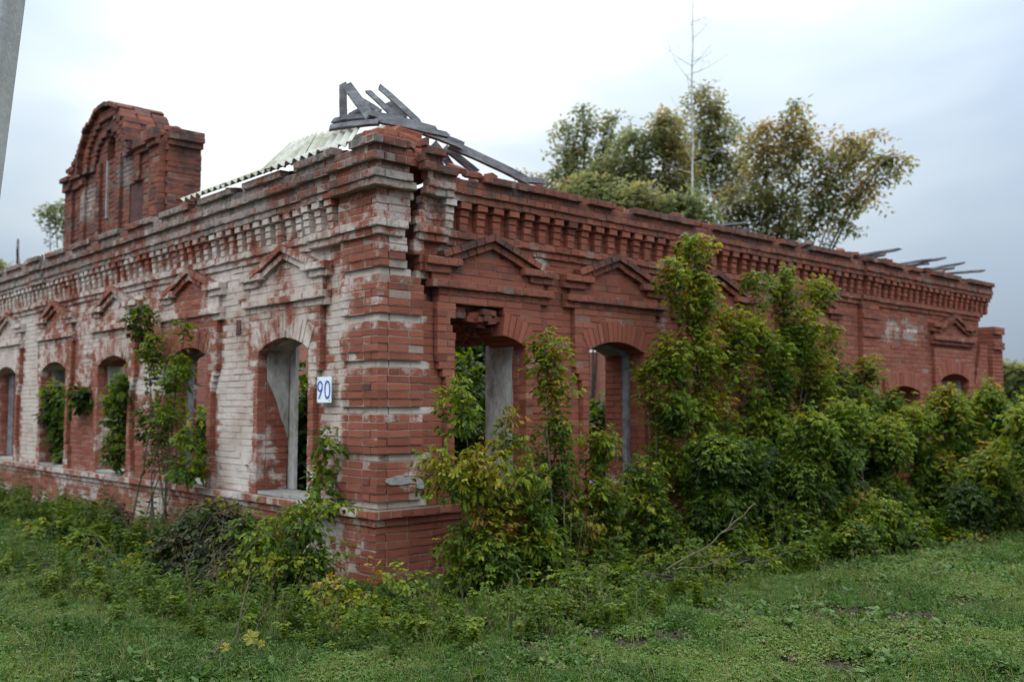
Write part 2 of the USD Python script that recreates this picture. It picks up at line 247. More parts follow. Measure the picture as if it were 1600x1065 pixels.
def profile(side, s, k):
    """projection of the brick face at stations s in course k; nan = no brick; second array: header bond"""
    z = (k + .5) * CH; wins = WIN_L if side == 'L' else WIN_R
    p = np.zeros_like(s); hd = np.zeros(s.shape, bool); end = 14.5 if side == 'L' else 14.62
    if k < 2: p[:] = .09
    elif k < 8: p[:] = .05
    elif k == 8: p[:] = .075
    elif k == 9: p[:] = .115; hd[:] = True
    for w in wins:
        a = np.abs(s - w['c'])
        if w['surr'] and z > .765 and z < 2.9 + w['zp'] and w['ped']:
            wide = w['h'] + .24; nar = w['h'] + .115
            lim = wide if z > 2.20 else (nar + (wide - nar) * max(0, (z - 1.92) / .28) ** 2 if z > 1.92 else (nar if z > 1.15 else nar + .07))
            p = np.where(a < lim, np.maximum(p, .06), p)
        elif w['surr'] and not w['ped'] and z < 2.25 and z > .3:
            p = np.where((a < w['h'] + .14), np.maximum(p, .04), p)
        if w['ped']:
            zz = z - w['zp']
            if k in (37, 38) and side == 'L' or side == 'R' and k in (38, 39):
                q = .065 if k == (37 if side == 'L' else 38) else .11
                p = np.where(a < .90, np.maximum(p, q), p); hd |= (a < .90)
            elif 2.95 < zz < 3.17: p = np.where(a < .80, np.maximum(p, .045), p)
            elif 3.17 <= zz < 3.42: p = np.where(a < .64 - (zz - 3.17) * 2.6, np.maximum(p, .028), p)
            if k in (41, 42) and True:
                q = .075 if k == 41 else .115
                r = (a < .93) & (a > .56 - (.12 if k == 42 else 0)); p = np.where(r, np.maximum(p, q), p); hd |= r
    pil = (s < (.62 if side == 'L' else .50))
    if 10 <= k < 46:
        r = (k - 10) % 6
        q = {0: .015, 1: .055, 2: .065, 3: .068, 4: .065, 5: .052}[r]
        p = np.where(pil, q, p)
    elif k < 10: p = np.where(pil | (side == 'R') & (s < .62), p + .03, p)
    if side == 'R':
        r = (s > 9.45) & (s < 10.02)
        if 10 <= k: p = np.where(r, np.maximum(p, .075 if not (38 <= k <= 38 or k == 42) else .10), p)
    if k >= 45:
        q = {45: .03, 46: .062, 47: 0, 48: 0, 49: 0, 50: .0, 51: .125, 52: .15, 53: .135, 54: .185, 55: .17, 56: .215, 57: .21}[min(k, 57)]
        res = (s < (1.25 if side == 'L' else .80))
        if side == 'R': res |= (s > 9.45) & (s < 10.02)
        else: res |= (s > 9.9) & (s < 10.6)
        p = np.full_like(s, q) + np.where(res, .045, 0) + np.where(pil & (s < .62), .03, 0)
        if 47 <= k <= 50: p = np.where(pil, .095 + .01 * (k % 2), p)
        hd[:] = k >= 51 or k == 46
    # openings
    for w in wins:
        a = np.abs(s - w['c'])
        if z > w['z0'] and z < w['zs'] + w['rise'] + .30:
            inside = (a < w['h']) & (z < arch_z(w, s))
            R = (w['h'] ** 2 + w['rise'] ** 2) / (2 * w['rise']); rr = np.hypot(s - w['c'], z - (w['zs'] + w['rise'] - R))
            ring = (rr < R + .225) & (a / np.maximum(rr, .01) < (w['h'] - .03) / R) & (z > w['zs'] - .05)
            p = np.where(inside | ring & (z < 2.9), np.nan, p)
    if side == 'R':
        if z > 2.40 and z < 2.84:
            p = np.where((s > .92) & (s < 1.60 - .12 * math.sin(k * 2.1)), np.nan, p)
        if z > 2.86:
            wd = .055 + .03 * math.sin(k * 1.7) + (.03 if z > 3.9 else 0)
            p = np.where(np.abs(s - crack_s(z)) < wd, np.nan, p)
        # ruined top and the broken far end
        top = np.where(s < .62, 4.42 - .25 * np.abs(s - .3), 4.20 + .045 * np.sign(np.sin(s * 3.1 + 1)) * (np.sin(s * 7.7) > .2))
        p = np.where(z > top, np.nan, p)
        if 2.2 < z < 3.6:
            cs = 13.95 + (z - 2.2) * .32; p = np.where(np.abs(s - cs - .0) < .03 + (z - 2.2) * .06 + .02 * math.sin(k * 2.3), np.nan, p)
            if z > 3.0: p = np.where(s > cs, np.nan, p)
        p = np.where(s > end, np.nan, p)
    else:
        top = 4.36 + np.where(np.sin(s * 5.3) > .75, -.077, 0) - np.where(s < .45, 0, 0)
        p = np.where(z > top, np.nan, p)
    return p, hd

def bump2(s, z, s0, s1, z0, z1, soft=.25): 
    f = lambda x, a, b: np.clip((x - a) / soft + .5, 0, 1) * np.clip((b - x) / soft + .5, 0, 1)
    return f(s, s0, s1) * f(z, z0, z1)
WL = [(.62, 1.24, 1.3, 2.9, .82), (.62, 1.24, .7, 1.3, .55), (2.42, 3.55, .75, 2.85, .90), (2.4, 3.6, 2.85, 3.5, .72), (1.0, 2.6, 2.5, 3.5, .70), (3.55, 3.95, .7, 2.9, .12), (2.33, 2.45, .8, 2.4, .2),
      (3.6, 5.9, 2.42, 2.9, .22), (3.9, 4.9, 2.9, 3.25, .42), (3.5, 5.3, 3.2, 3.56, .28), (4.85, 6.2, .7, 1.95, .18), (4.85, 6.3, 1.95, 2.5, .66), (6.0, 8.2, 2.5, 2.9, .72), (6.1, 8.1, 2.9, 3.5, .50),
      (7.45, 8.9, .7, 2.2, .20), (7.5, 8.9, 2.2, 2.6, .45), (8.6, 10.6, 2.45, 2.95, .45), (8.8, 10.4, 2.9, 3.5, .36), (10.15, 11.6, .7, 3.5, .85), (11.6, 14.5, 2.4, 3.5, .75), (12.8, 14.5, .7, 2.4, .8),
      (0, 3.0, 3.55, 3.93, .76), (3.0, 6.2, 3.55, 3.93, .36), (6.2, 9.6, 3.55, 3.93, .58), (9.6, 14.5, 3.55, 3.93, .74), (0, 14.5, 3.44, 3.6, .55),
      (1.25, 5.5, 3.93, 4.4, .60), (.62, 2.0, 3.93, 4.16, .18), (5.5, 10, 3.93, 4.4, .42), (10, 14.5, 3.93, 4.4, .55), (0, .62, 3.5, 4.3, .42),
      (0, 14.5, -.3, .60, .17), (4.95, 5.9, .22, .60, .85), (.75, 1.5, .1, .6, .66), (9.6, 14.5, -.2, .32, .52), (0, 14.5, .60, .77, .46)]
for w in WIN_L:
    for sg in (-1, 1):
        for e, lo, hi, v in ((w['h'] + .05, .75, 2.45, .30), (w['h'] + .125, .9, 1.95, .12), (w['h'] + .235, 2.15, 2.85, .22)):
            c_ = w['c'] + sg * e; WL.append((c_ - .055, c_ + .055, lo, hi, v, .06))
WL.append((.0, .62, -.2, .75, .34, .2))
def wash(side, s, z, k):
    s = np.asarray(s, float); z = np.asarray(z, float)
    if side == 'L':
        w = np.full(s.shape, .5)
        for a, b, c, d, v, *so_ in WL: t = bump2(s, z, a, b, c, d, *so_); w = w * (1 - t) + v * t
        if 10 <= k < 46:
            r = (k - 10) % 6; q = (.74 if r == 0 else .34 if r == 5 else .26 if r == 1 else .18) + .10 * (z > 2.7)
            w = np.where(s < .60, q, w)
        return w
    if side == 'P': return .12 + .62 * bump2(s, z, 7.9, 8.6, 4.75, 5.35, .3) * 1 + .5 * bump2(s, z, 5.7, 5.95, 4.6, 5.2, .2) + .4 * bump2(s, z, 6.4, 6.9, 4.9, 5.6, .4)
    if side == 'S': return np.full(s.shape, .02)
    w = np.full(s.shape, .06)
    if 10 <= k < 46:
        r = (k - 10) % 6; w = np.where(s < .52, {0: .92, 5: .30}.get(r, .05), w)
    w = np.where((s < .9) & (z > 3.3) & (z < 4.12), .50, w)
    w = np.where((s < .9) & (z > 4.12), .12, w)
    for a, b, c, d, v in ((2.0, 2.35, 3.28, 3.56, .62), (4.2, 4.8, 3.5, 3.6, .6), (6.2, 7.2, 3.5, 3.62, .58), (10.3, 12, 2.9, 3.3, .44), (.1, .5, .95, 1.15, .55)): t = bump2(s, z, a, b, c, d, .15); w = w * (1 - t) + v * t
    return w
def grime(side, s, z, k):
    s = np.asarray(s, float); z = np.asarray(z, float)
    g = np.full(s.shape, .22)
    g = np.where(z > 3.9, .50, g); g = np.where(z > 4.05, .62 if side == 'R' else .54, g)
    if side == 'R':
        g = g + .20 * bump2(s, z, .6, 14.6, 3.42, 3.62, .1) + .24 * (k in (38, 39, 41, 42)) + .12 * (k in (47, 48, 49, 50))
        g = g + .25 * bump2(s, z, .6, 14.6, -.2, .5, .4)
    else: g = g + .08 * (z > 3.4) + .1 * bump2(s, z, 0, 15, .55, .70, .08)
    return g

class Layer:
    """collects the bricks and the mortar of one facade"""
    def __init__(self, side, fac, rng): self.side, self.fac, self.rng, self.bricks, self.mb, self.runs = side, fac, rng, [], MB(), {}
    def marks(self, v, k, tone, sd=None):
        sd = sd or self.side
        return np.stack([np.clip(wash(sd, v[:, 0], v[:, 2], k), 0, 1), np.full(len(v), tone), grime(sd, v[:, 0], v[:, 2], k)], 1)
    def tone(self): return float(np.clip(self.rng.normal(.50, .13) - (.28 if self.rng.random() < .035 else 0), 0, 1))
    def brick(self, s0, s1, k, proj, depth=.115, z0=None, z1=None, keep=None):
        z0 = k * CH + JT / 2 if z0 is None else z0; z1 = (k + 1) * CH - JT / 2 if z1 is None else z1
        r = self.rng; pr = proj
        if r.random() < .025: pr -= r.uniform(.006, .018)
        v = brickgeo(s0 + JT / 2, s1 - JT / 2, z0, z1, pr, depth, r, jit=.0016 if k < 44 else .0035)
        mk = self.marks(v, k, self.tone()); mk[:, 0] += r.normal(-.02, .05) * (1 if self.side == 'L' else .5)
        if keep is not None: keep.add(self.fac.w(v), self.fac.fc(BF), mk)
        else: self.bricks.append((self.fac.w(v), mk, (s0 + s1) / 2, (z0 + z1) / 2, s1 - s0))
    def mortar(self, s0, s1, k, proj, depth=.11):
        s0 += .009; s1 -= .009
        v = np.array([(a, d, z) for d in (proj - .011, proj - depth) for a, z in ((s0, k * CH), (s1, k * CH), (s1, (k + 1) * CH), (s0, (k + 1) * CH))])
        n = max(1, int((s1 - s0) / .3)); xs = np.linspace(s0, s1, n + 1)
        V, Q = [], []
        for x in xs: V += [(x, proj - .0055, k * CH), (x, proj - .0055, (k + 1) * CH), (x, proj - depth, (k + 1) * CH), (x, proj - depth, k * CH)]
        for i in range(n):
            for c in range(3): Q.append((i * 4 + c, i * 4 + 4 + c, i * 4 + 5 + c, i * 4 + 1 + c))
            Q.append((i * 4 + 3, i * 4 + 7, i * 4 + 4, i * 4))
        Q += [(0, 1, 2, 3), (n * 4 + 3, n * 4 + 2, n * 4 + 1, n * 4)]
        V = np.array(V); mk = self.marks(V, k, float(self.rng.uniform(.35, .65)) if self.side != 'L' else .85); mk[:, 0] = mk[:, 0] * .95 + (.10 if self.side == 'L' else -.03); mk[:, 2] *= .8
        if self.side == 'R': mk[V[:, 0] < .55, 1] += .3
        self.mb.add(self.fac.w(V), self.fac.fc(quads(Q)), mk)
    def course(self, k, s, p, hd, start=0.0, first=None):
        """bricks for one course from the sampled profile"""
        ds = s[1] - s[0]; key = np.round(np.where(np.isnan(p), -9, p), 3); key = key + hd * 100
        cut = np.flatnonzero(np.diff(key)) + 1; b = np.concatenate([[0], cut, [len(s)]])
        for i in range(len(b) - 1):
            a0, a1 = s[b[i]] - ds / 2, s[b[i + 1] - 1] + ds / 2; pr = p[b[i]]
            if np.isnan(pr): continue
            if i == 0: a0 = start
            if a1 - a0 < .015: continue
            ln = .131 if hd[b[i]] else .262
            off = (.066 if hd[b[i]] else .131) * (k % 2)
            x = [a0]; c = a0 + (off if off else ln)
            if self.side == 'R' and not hd[b[i]] and (k % 6 == 3): ln = .131
            while c < a1 - .05: x.append(c + self.rng.normal(0, .003)); c += ln
            x.append(a1)
            for u, v in zip(x[:-1], x[1:]): self.brick(u, v, k, pr)
            self.mortar(a0, a1, k, pr)
            self.runs.setdefault(k, []).append((a0, a1, pr))

def voussoirs(ly, w, proj, skip=lambda s: False, n=None, depth=.5):
    R = (w['h'] ** 2 + w['rise'] ** 2) / (2 * w['rise']); zc = w['zs'] + w['rise'] - R
    th = math.asin((w['h'] + .01) / R); n = n or int(round(2 * th * R / .074)); r = ly.rng
    for i in range(n):
        a0, a1 = -th + 2 * th * i / n, -th + 2 * th * (i + 1) / n; e = JT / 2 / R
        if skip(w['c'] + R * math.sin((a0 + a1) / 2)): continue
        ro = R + .255 + r.normal(0, .003); a0 += e; a1 -= e
        q = np.array([(R * math.sin(a0), R * math.cos(a0)), (R * math.sin(a1), R * math.cos(a1)), (ro * math.sin(a1), ro * math.cos(a1)), (ro * math.sin(a0), ro * math.cos(a0))]) + (w['c'], zc)
        c = q.mean(0); ins = q + (c - q) * .06; d = proj + r.normal(0, .003)
        v = np.empty((12, 3)); v[:4, [0, 2]] = ins; v[:4, 1] = d; v[4:8, [0, 2]] = q; v[4:8, 1] = d - .005; v[8:, [0, 2]] = q; v[8:, 1] = -depth
        mk = ly.marks(v, 33, ly.tone()); ly.bricks.append((ly.fac.w(v), mk, c[0], c[1], .07))
    g = np.linspace(-th - .01, th + .01, 17)
    V, Q = [], []
    for a in g:
        for rad in (R + .005, R + .262):
            V += [(w['c'] + rad * math.sin(a), proj - .012, zc + rad * math.cos(a)), (w['c'] + rad * math.sin(a), -depth + .02, zc + rad * math.cos(a))]
    for i in range(16):
        if skip(w['c'] + R * math.sin((g[i] + g[i + 1]) / 2)): continue
        a, b = i * 4, i * 4 + 4
        Q += [(a, b, b + 2, a + 2), (a + 1, b + 1, b, a), (a + 2, b + 2, b + 3, a + 3)]
    V = np.array(V); mk = ly.marks(V, 33, .6); mk[:, 0] += .05
    if Q: ly.mb.add(ly.fac.w(V), ly.fac.fc(quads(Q)), mk)

def jambs(ly, w, sides=(-1, 1)):
    D_ = .33 if ly.side == 'L' else .60
    """reveals: bricks laid through the thickness of the wall at both edges of an opening"""
    for sg in sides:
        e = w['c'] + sg * w['h']
        k0, k1 = int(w['z0'] / CH) , int((w['zs'] + .1) / CH)
        for k in range(k0, k1):
            d0 = -.06; x = [d0]; c = d0 - (.12 if k % 2 else .25)
            while c > -D_ + .05: x.append(c); c -= .26
            x.append(-D_)
            z0, z1 = k * CH + JT / 2, (k + 1) * CH - JT / 2
            if z1 < w['z0'] + .01: continue
            for a, b in zip(x[:-1], x[1:]):
                o = ly.rng.normal(0, .003)
                fcoord = sorted([e + sg * .10, e + o])
                v = np.array([(q, d, z) for q in (e + o, e + sg * .10) for d, z in ((a - JT / 2, z0), (b + JT / 2, z0), (b + JT / 2, z1), (a - JT / 2, z1))])
                f = quads([(0, 1, 2, 3), (0, 4, 5, 1), (1, 5, 6, 2), (2, 6, 7, 3), (3, 7, 4, 0)])
                mk = np.tile((.12, ly.tone(), .15), (8, 1)); mk[:, 0] = .30 if ly.side == 'L' and a > -.1 else .12
                ly.jm.add(ly.fac.w(v), f, mk)
        q = e + sg * .009
        v = np.array([(q, -.06, w['z0']), (q, -D_, w['z0']), (q, -D_, w['zs'] + .1), (q, -.06, w['zs'] + .1)])
        ly.mb.add(ly.fac.w(v), quads([(0, 1, 2, 3)]), np.tile((.2, .8, .1), (4, 1)))

DS = .01
def build_wall(side, fac, seed, length, kmax):
    rng = np.random.default_rng(seed); ly = Layer(side, fac, rng); ly.jm = MB()
    wins = WIN_L if side == 'L' else WIN_R
    for k in range(-3, kmax):
        s = np.arange(DS / 2, length, DS); p, hd = profile(side, s, k)
        po = profile('R' if side == 'L' else 'L', np.array([.1]), k)[0][0]; po = .2 if np.isnan(po) else po
        me = p[0] if not np.isnan(p[0]) else .1
        # at the corner the courses lap over each other in turn
        start = -po if (k % 2 == (0 if side == 'L' else 1)) else .115 - po + .004
        s2 = s[s > start]; p, hd = p[-len(s2):], hd[-len(s2):]
        ly.course(k, s2, p, hd, start=start)
    for w in wins:
        sk = (lambda s: s < 1.58) if (side == 'R' and w is WIN_R[0]) else (lambda s: False)
        voussoirs(ly, w, .064 if w['ped'] else .044, sk, depth=.32 if side == 'L' else .5)
        jambs(ly, w)
    return ly
LL = build_wall('L', FL, 11, 14.5, 57); LR = build_wall('R', FR, 12, 14.62, 58)

def put_wall(ly, label, nsingle):
    wall = ly.mb.obj('wall', M['mortar'], house, label=label)
    cen = np.array([b[0].mean(0) for b in ly.bricks]); ln = np.array([b[4] for b in ly.bricks])
    d = cen - CAM; dist = np.linalg.norm(d, axis=1); facing = np.abs(d @ ly.fac.n) / dist
    score = ln * facing / dist ** 2 * np.where(cen[:, 2] > .42, 1, 0)
    if ly.side == 'R': score *= np.where((cen[:, 0] > .95) & (cen[:, 2] < 2.3), 0.0, 1.0)    # behind the shrubs
    order = np.argsort(-score)
    for i in order[:nsingle]:
        b = ly.bricks[i]; obj('brick', (b[0], ly.fac.fc(BF)), M['brick'], wall, mark=b[1])
    mb = MB()
    for i in order[nsingle:]: b = ly.bricks[i]; mb.add(b[0], ly.fac.fc(BF), b[1])
    mb.obj('brickwork', M['brick'], wall, kind='stuff')
    ly.jm.obj('reveal_bricks', M['brick'], wall, kind='stuff')
    return wall
wall_l = put_wall(LL, 'street wall with worn whitewash, five windows', 150)
wall_r = put_wall(LR, 'bare red brick wall behind the shrubs', 150)

# cornice brackets, pediments
def brackets(ly, wall, s0, s1):
    s = s0
    while s < s1:
        mb = MB(); r = ly.rng
        if not (ly.side == 'R' and abs(s + .06 - crack_s(3.8)) < .1):
            res = .045 if s < (1.25 if ly.side == 'L' else .8) or ly.side == 'R' and 9.45 < s < 9.95 else 0
            for k, pr, wd in ((47, .055, .112), (48, .075, .118), (49, .085, .118), (50, .115, .150)):
                if r.random() < .04 and k == 47: continue
                c = s + .0575; ly.brick(c - wd / 2, c + wd / 2, k, pr + res, .16, keep=mb)
                e = MB()
            c = s + .0575
            mort = obox((0, 0, 0), np.eye(3), (.05, .06, CH * 1.95)); v = mort[0] + (c, res + .005, 49 * CH); mk = ly.marks(v, 48, .5); mb.add(ly.fac.w(v), ly.fac.fc(mort[1]), mk)
            mb.obj('cornice_bracket', M['brick'], wall)
        s += .232 + r.normal(0, .002)
brackets(LL, wall_l, .68, 14.4); brackets(LR, wall_r, .72, 14.45)
def pediment(ly, w, wall):
    mb = MB(); r = ly.rng; zp = w['zp']; c = w['c']
    for sg in (-1, 1):
        for layer, (t0, t1, pr) in enumerate(((0, .07, .078), (.078, .150, .118))):
            a = np.array([.66, 3.165 + zp]); b = np.array([0, 3.405 + zp]); d = (b - a); L = np.linalg.norm(d); d /= L; nrm = np.array([-d[1], d[0]]) * (-1)
            nrm = np.array([d[1] * -1, d[0]]);  nrm = nrm if nrm[1] > 0 else -nrm
            n = 6; slope = d[1] / -d[0]
            for i in range(n):
                u0, u1 = L * i / n + .004, L * (i + 1) / n - .004
                q = np.array([a + d * u0 + nrm * t0, a + d * u1 + nrm * t0, a + d * u1 + nrm * t1, a + d * u0 + nrm * t1])
                if i == n - 1:   # mitre at the apex
                    for j in (1, 2): q[j] = q[j] + d * ((q[j][0] - .003) / -d[0])
                q[:, 0] *= sg; q = q if sg < 0 else q[::-1]
                cc = q.mean(0); ins = q + (cc - q) * .05; v = np.empty((12, 3)); dd = pr + r.normal(0, .004)
                v[:4, [0, 2]] = ins; v[:4, 1] = dd; v[4:8, [0, 2]] = q; v[4:8, 1] = dd - .006; v[8:, [0, 2]] = q; v[8:, 1] = -.05
                v[:, 0] += c; mk = ly.marks(v, 42, ly.tone()); mk[:, 0] = mk[:, 0] * (1.0 if layer == 0 else .70); mk[:, 2] += .1 * layer
                mb.add(ly.fac.w(v), ly.fac.fc(BF), mk)
    mb.obj('pediment', M['brick'], wall)
for w in WIN_L: pediment(LL, w, wall_l)
for w in WIN_R:
    if w['ped']: pediment(LR, w, wall_r)

# wall cores (rubble and inner plaster), other walls of the ruin
def core(fac, length, top, wins, name, s0=.1, front=-.10, thick=.52, extra=()):
    P_ = Polygon([(s0, -.4), (length, -.4), (length, top[-1][1])] + [(a, b) for a, b in reversed(top)] + [(s0, top[0][1])])
    for w in wins:
        g = np.linspace(-w['h'] - .09, w['h'] + .09, 15)
        P_ = P_.difference(Polygon([(w['c'] - w['h'] - .09, w['z0'])] + [(w['c'] + x, float(arch_z(w, w['c'] + np.clip(x, -w['h'], w['h']))) + .20) for x in g] + [(w['c'] + w['h'] + .09, w['z0'])]))
    for e in extra: P_ = P_.difference(Polygon(e))
    mb = MB()
    for g in getattr(P_, 'geoms', [P_]):
        m = trimesh.creation.extrude_polygon(g, thick, engine='earcut'); v = np.array(m.vertices)
        mb.add(fac.w(np.stack([v[:, 0], front - v[:, 2], v[:, 1]], 1)), np.array(m.faces))
    return mb.obj(name, M['rubble'], house)
core(FL, 14.45, [(.1, 4.22), (14.45, 4.22)], WIN_L, 'wall_core', thick=.24)
core(FR, 14.55, [(.64, 4.05), (13.9, 4.05), (14.0, 3.5), (14.55, 3.5)], WIN_R, 'wall_core', s0=.64,
     extra=[[(.88, 2.35), (1.66, 2.35), (1.60, 2.62), (1.35, 2.74), (1.1, 2.80), (.88, 2.83)], [(13.98, 2.3), (14.56, 3.0), (14.56, 4.2), (14.2, 4.2), (14.05, 3.0)]])
# hanging broken bricks in the ruined lintel
mb = MB(); r = np.random.default_rng(3)
for i in range(80):
    s_ = r.uniform(.86, 1.64); d_ = r.uniform(-.58, -.03); z_ = 2.80 - (s_ - .9) * .20 + r.uniform(-.05, .10) + d_ * .28
    ax_ = trimesh.transformations.euler_matrix(*r.normal(0, .12, 3))[:3, :3]
    v, f = obox((s_, d_, z_), ax_, (.06, .10, .032), .006); mb.add(FR.w(v), FR.fc(f), (.05, r.uniform(.1, .6), .45))
mb.obj('broken_lintel', M['brick'], wall_r)
# loose bricks and rubble on the wall tops
mb = MB(); r = np.random.default_rng(4)
for i in range(260):
    rt = i % 2; s_ = r.uniform(.1, 14.3) if rt else r.uniform(.2, 14.3)
    if not rt and 5.2 < s_ < 9.3: continue
    s_ = s_ if r.random() > .25 else r.uniform(.1, 1.0)
    z_ = (4.23 if rt else 4.37) + r.uniform(-.03, .02) + (.12 if rt and s_ < .6 else 0); d_ = r.uniform(-.5, .1)
    if rt and s_ > 13.9: continue
    ax_ = trimesh.transformations.euler_matrix(*r.normal(0, .15, 2), r.uniform(0, 3))[:3, :3]
    v, f = obox((s_, d_, z_), ax_, (r.uniform(.05, .12), .058, .032), .008); fc = FR if rt else FL
    mb.add(fc.w(v), fc.fc(f), (r.uniform(0, .35), r.uniform(.1, .8), .42))
mb.obj('loose_bricks', M['brick'], house, kind='stuff')
# corner stump above the cornice: tilted courses of bricks
mb = MB(); r = np.random.default_rng(6)
for k in range(5):
    for fc, n in ((FL, 3), (FR, 3)):
        for i in range(n):
            s_ = .02 + i * .25 - (.06 if k % 2 else 0) ; z_ = 4.20 + k * .078; ang = r.normal(0, .05)
            if k > 2 and i == 2: continue
            v, f = obox((s_ + .10, .04 - .04 * k, z_), trimesh.transformations.euler_matrix(0, ang, r.normal(0, .05))[:3, :3], (.12, .065, .033), .008)
            mb.add(fc.w(v), fc.fc(f), (.10 if fc is FL else .05, r.uniform(.25, .9), .25))
for a in range(14):
    v, f = obox((r.uniform(.08, .55), r.uniform(.08, .5), r.uniform(4.42, 4.58)), trimesh.transformations.euler_matrix(*r.normal(0, .3, 3))[:3, :3], (.12, .06, .034), .008)
    mb.add(v, f, (.1, r.uniform(.2, .9), .2))
v, f = obox((.33, .33, 4.30), np.eye(3), (.27, .27, .24), .03); mb.add(v, f, (0, .4, .3))
mb.obj('corner_stump', M['brick'], wall_r)

# inner and rear walls
def slab(x0, x1, y0, y1, z0, z1, name, m, label=None):
    return obj(name, obox(((x0 + x1) / 2, (y0 + y1) / 2, (z0 + z1) / 2), np.eye(3), ((x1 - x0) / 2, (y1 - y0) / 2, (z1 - z0) / 2)), m, house, label=label)
M['far_brick'] = mat('far_brick', {'g': POS, 'sx': ('separate_xyz', {}), 'ad': ('math', {'math_type': 'add'}), 'cx': ('combine_xyz', {}),
    'b': ('brick_texture', {'scale': 1.0, 'brick_width': .262, 'row_height': .0765, 'mortar_size': .006, 'color1': (.22, .065, .045), 'color2': (.30, .10, .06), 'mortar': (.22, .18, .15)}),
    'p': ('principled_bsdf', {'roughness': .9})}, [('g.position', 'sx.vector'), ('sx.x', 'ad.value1'), ('sx.y', 'ad.value2'), ('ad.value', 'cx.x'), ('sx.z', 'cx.y'), ('cx.vector', 'b.vector'), ('b.color', 'p.base_color')])
slab(14.62, 15.15, .5, 14.5, -.3, 3.3, 'end_wall', M['far_brick'])
slab(.62, 14.6, 14.0, 14.5, -.3, 3.6, 'rear_wall', M['far_brick'])
slab(5.6, 6.0, 6.4, 13.9, -.3, 3.4, 'partition', M['far_brick'])

# broken end pier
mb = MB(); r = np.random.default_rng(8); ly = LR
for k in range(-2, 44):
    z = k * CH; pr = .06 + (.05 if k in (38, 39, 42, 43) else 0) + (.04 if k < 9 else 0)
    lean = (z / 3.4) ** 2 * .06
    for i, (a, b) in enumerate(((14.66, 14.92), (14.92, 15.18)) if k % 2 else ((14.66, 14.79), (14.79, 15.05), (15.05, 15.18))):
        ly.brick(a + lean, b + lean, k, pr, .5, keep=mb)
v = np.array([(14.67 + x, d, z) for d in (.045, -.5) for x, z in ((0, -.3), (.49, -.3), (.54, 3.33), (.06, 3.33))])
mb.add(FR.w(v), FR.fc(quads([(0, 1, 2, 3), (0, 4, 5, 1), (1, 5, 6, 2), (2, 6, 7, 3), (3, 7, 4, 0)])), (.1, .1, .3))
mb.obj('end_pier', M['brick'], house, label='broken end pier of the brick wall')

# attic gable on the street wall
PB, PE, PC = 5.33, 9.22, 7.28     # s range and centre
FS = Facade((0, PB, 0), (1, 0, 0), (0, -1, 0))
lp = Layer('P', FL, np.random.default_rng(21)); ls = Layer('S', FS, np.random.default_rng(22))
def attic_prof(s, k):
    z = (k + .5) * CH; p = np.full(s.shape, .0); hd = np.zeros(s.shape, bool); a = np.abs(s - PC)
    sh = np.where(s < PC, 5.66, np.where(a > 1.55, 5.60, 5.78))
    arch = 5.52 + np.sqrt(np.maximum(1.02 ** 2 - (s - PC) ** 2, -1e9).clip(0)) * .84
    top = np.where(a < 1.02, np.maximum(arch, sh), sh)
    p = np.where(z > top, np.nan, p)
    lim = (s < PC) & (z > 5.45) | (s > PC) & (z > 5.36)
    p = np.where(lim & (a > 1.0), p + np.where(z > 5.52, .10, .05), p); hd |= lim & (a > 1.0)
    p = np.where((a > 1.60), p + .05, p)                              # corner strips
    p = np.where((a > 1.02) & (a < 1.22) & (z < 5.4), p + .04, p)
    p = np.where((a > .34) & (a < .50) & (z < 5.6), p + .05, p)
    rr = np.hypot(s - PC, (z - 5.52) / .85)
    p = np.where((z > 5.52) & (rr > .80) & ~np.isnan(p) & (a < 1.02), .10, p)
    p = np.where((z > 5.52) & (rr > .58) & (rr <= .80) & (a < 1.02), .05, p)
    n = np.hypot(s - PC, z - 5.80); p = np.where((n < .17) & (z >= 5.80) | (np.abs(s - PC) < .15) & (z > 5.62) & (z < 5.80), np.nan, p)
    p = np.where((s > 5.98) & (s < 6.5) & (z > 4.45) & (z < 5.06), np.nan, p)
    return p, hd
for k in range(56, 86):
    s = np.arange(PB + DS / 2, PE, DS); p, hd = attic_prof(s, k)
    if np.all(np.isnan(p)): continue
    fi = np.flatnonzero(~np.isnan(p))
    lp.course(k, s, p, hd, start=s[0] - DS / 2)
    z = (k + .5) * CH
    if z < 5.66:
        s = np.arange(.06 + DS / 2, .56, DS); q = np.full(s.shape, .04 + (.07 if z > 5.45 else 0) + (.04 if z > 5.52 else 0)); ls.course(k, s, q, np.full(s.shape, z > 5.45), start=.06 if k % 2 else .04)
parapet = lp.mb.obj('attic_gable', M['mortar'], house, label='arched brick attic gable above the street wall')
mb = MB()
for b in lp.bricks: mb.add(b[0], FL.fc(BF), b[1])
for b in ls.bricks: mb.add(b[0], FS.fc(BF), b[1])
mb.obj('gable_brickwork', M['brick'], parapet, kind='stuff')
ls.mb.obj('gable_side', M['mortar'], parapet)
g = np.linspace(0, math.pi, 25)
prof = [(PB + .02, 4.2), (PB + .02, 5.62)] + [(PC - 1.0 * math.cos(t), 5.52 + .83 * math.sin(t)) for t in g] + [(PE - .02, 5.56), (PE - .02, 4.2)]
pp = Polygon(prof).buffer(0).difference(Polygon([(PC - .15, 5.62), (PC + .15, 5.62)] + [(PC + .16 * math.cos(t), 5.80 + .16 * math.sin(t)) for t in g]))
m = trimesh.creation.extrude_polygon(pp, .46, engine='earcut'); v = np.array(m.vertices)
obj('gable_core', (FL.w(np.stack([v[:, 0], -.09 - v[:, 2], v[:, 1]], 1)), m.faces), M['brick'], parapet, mark=np.tile((.05, .42, .3), (len(v), 1)))
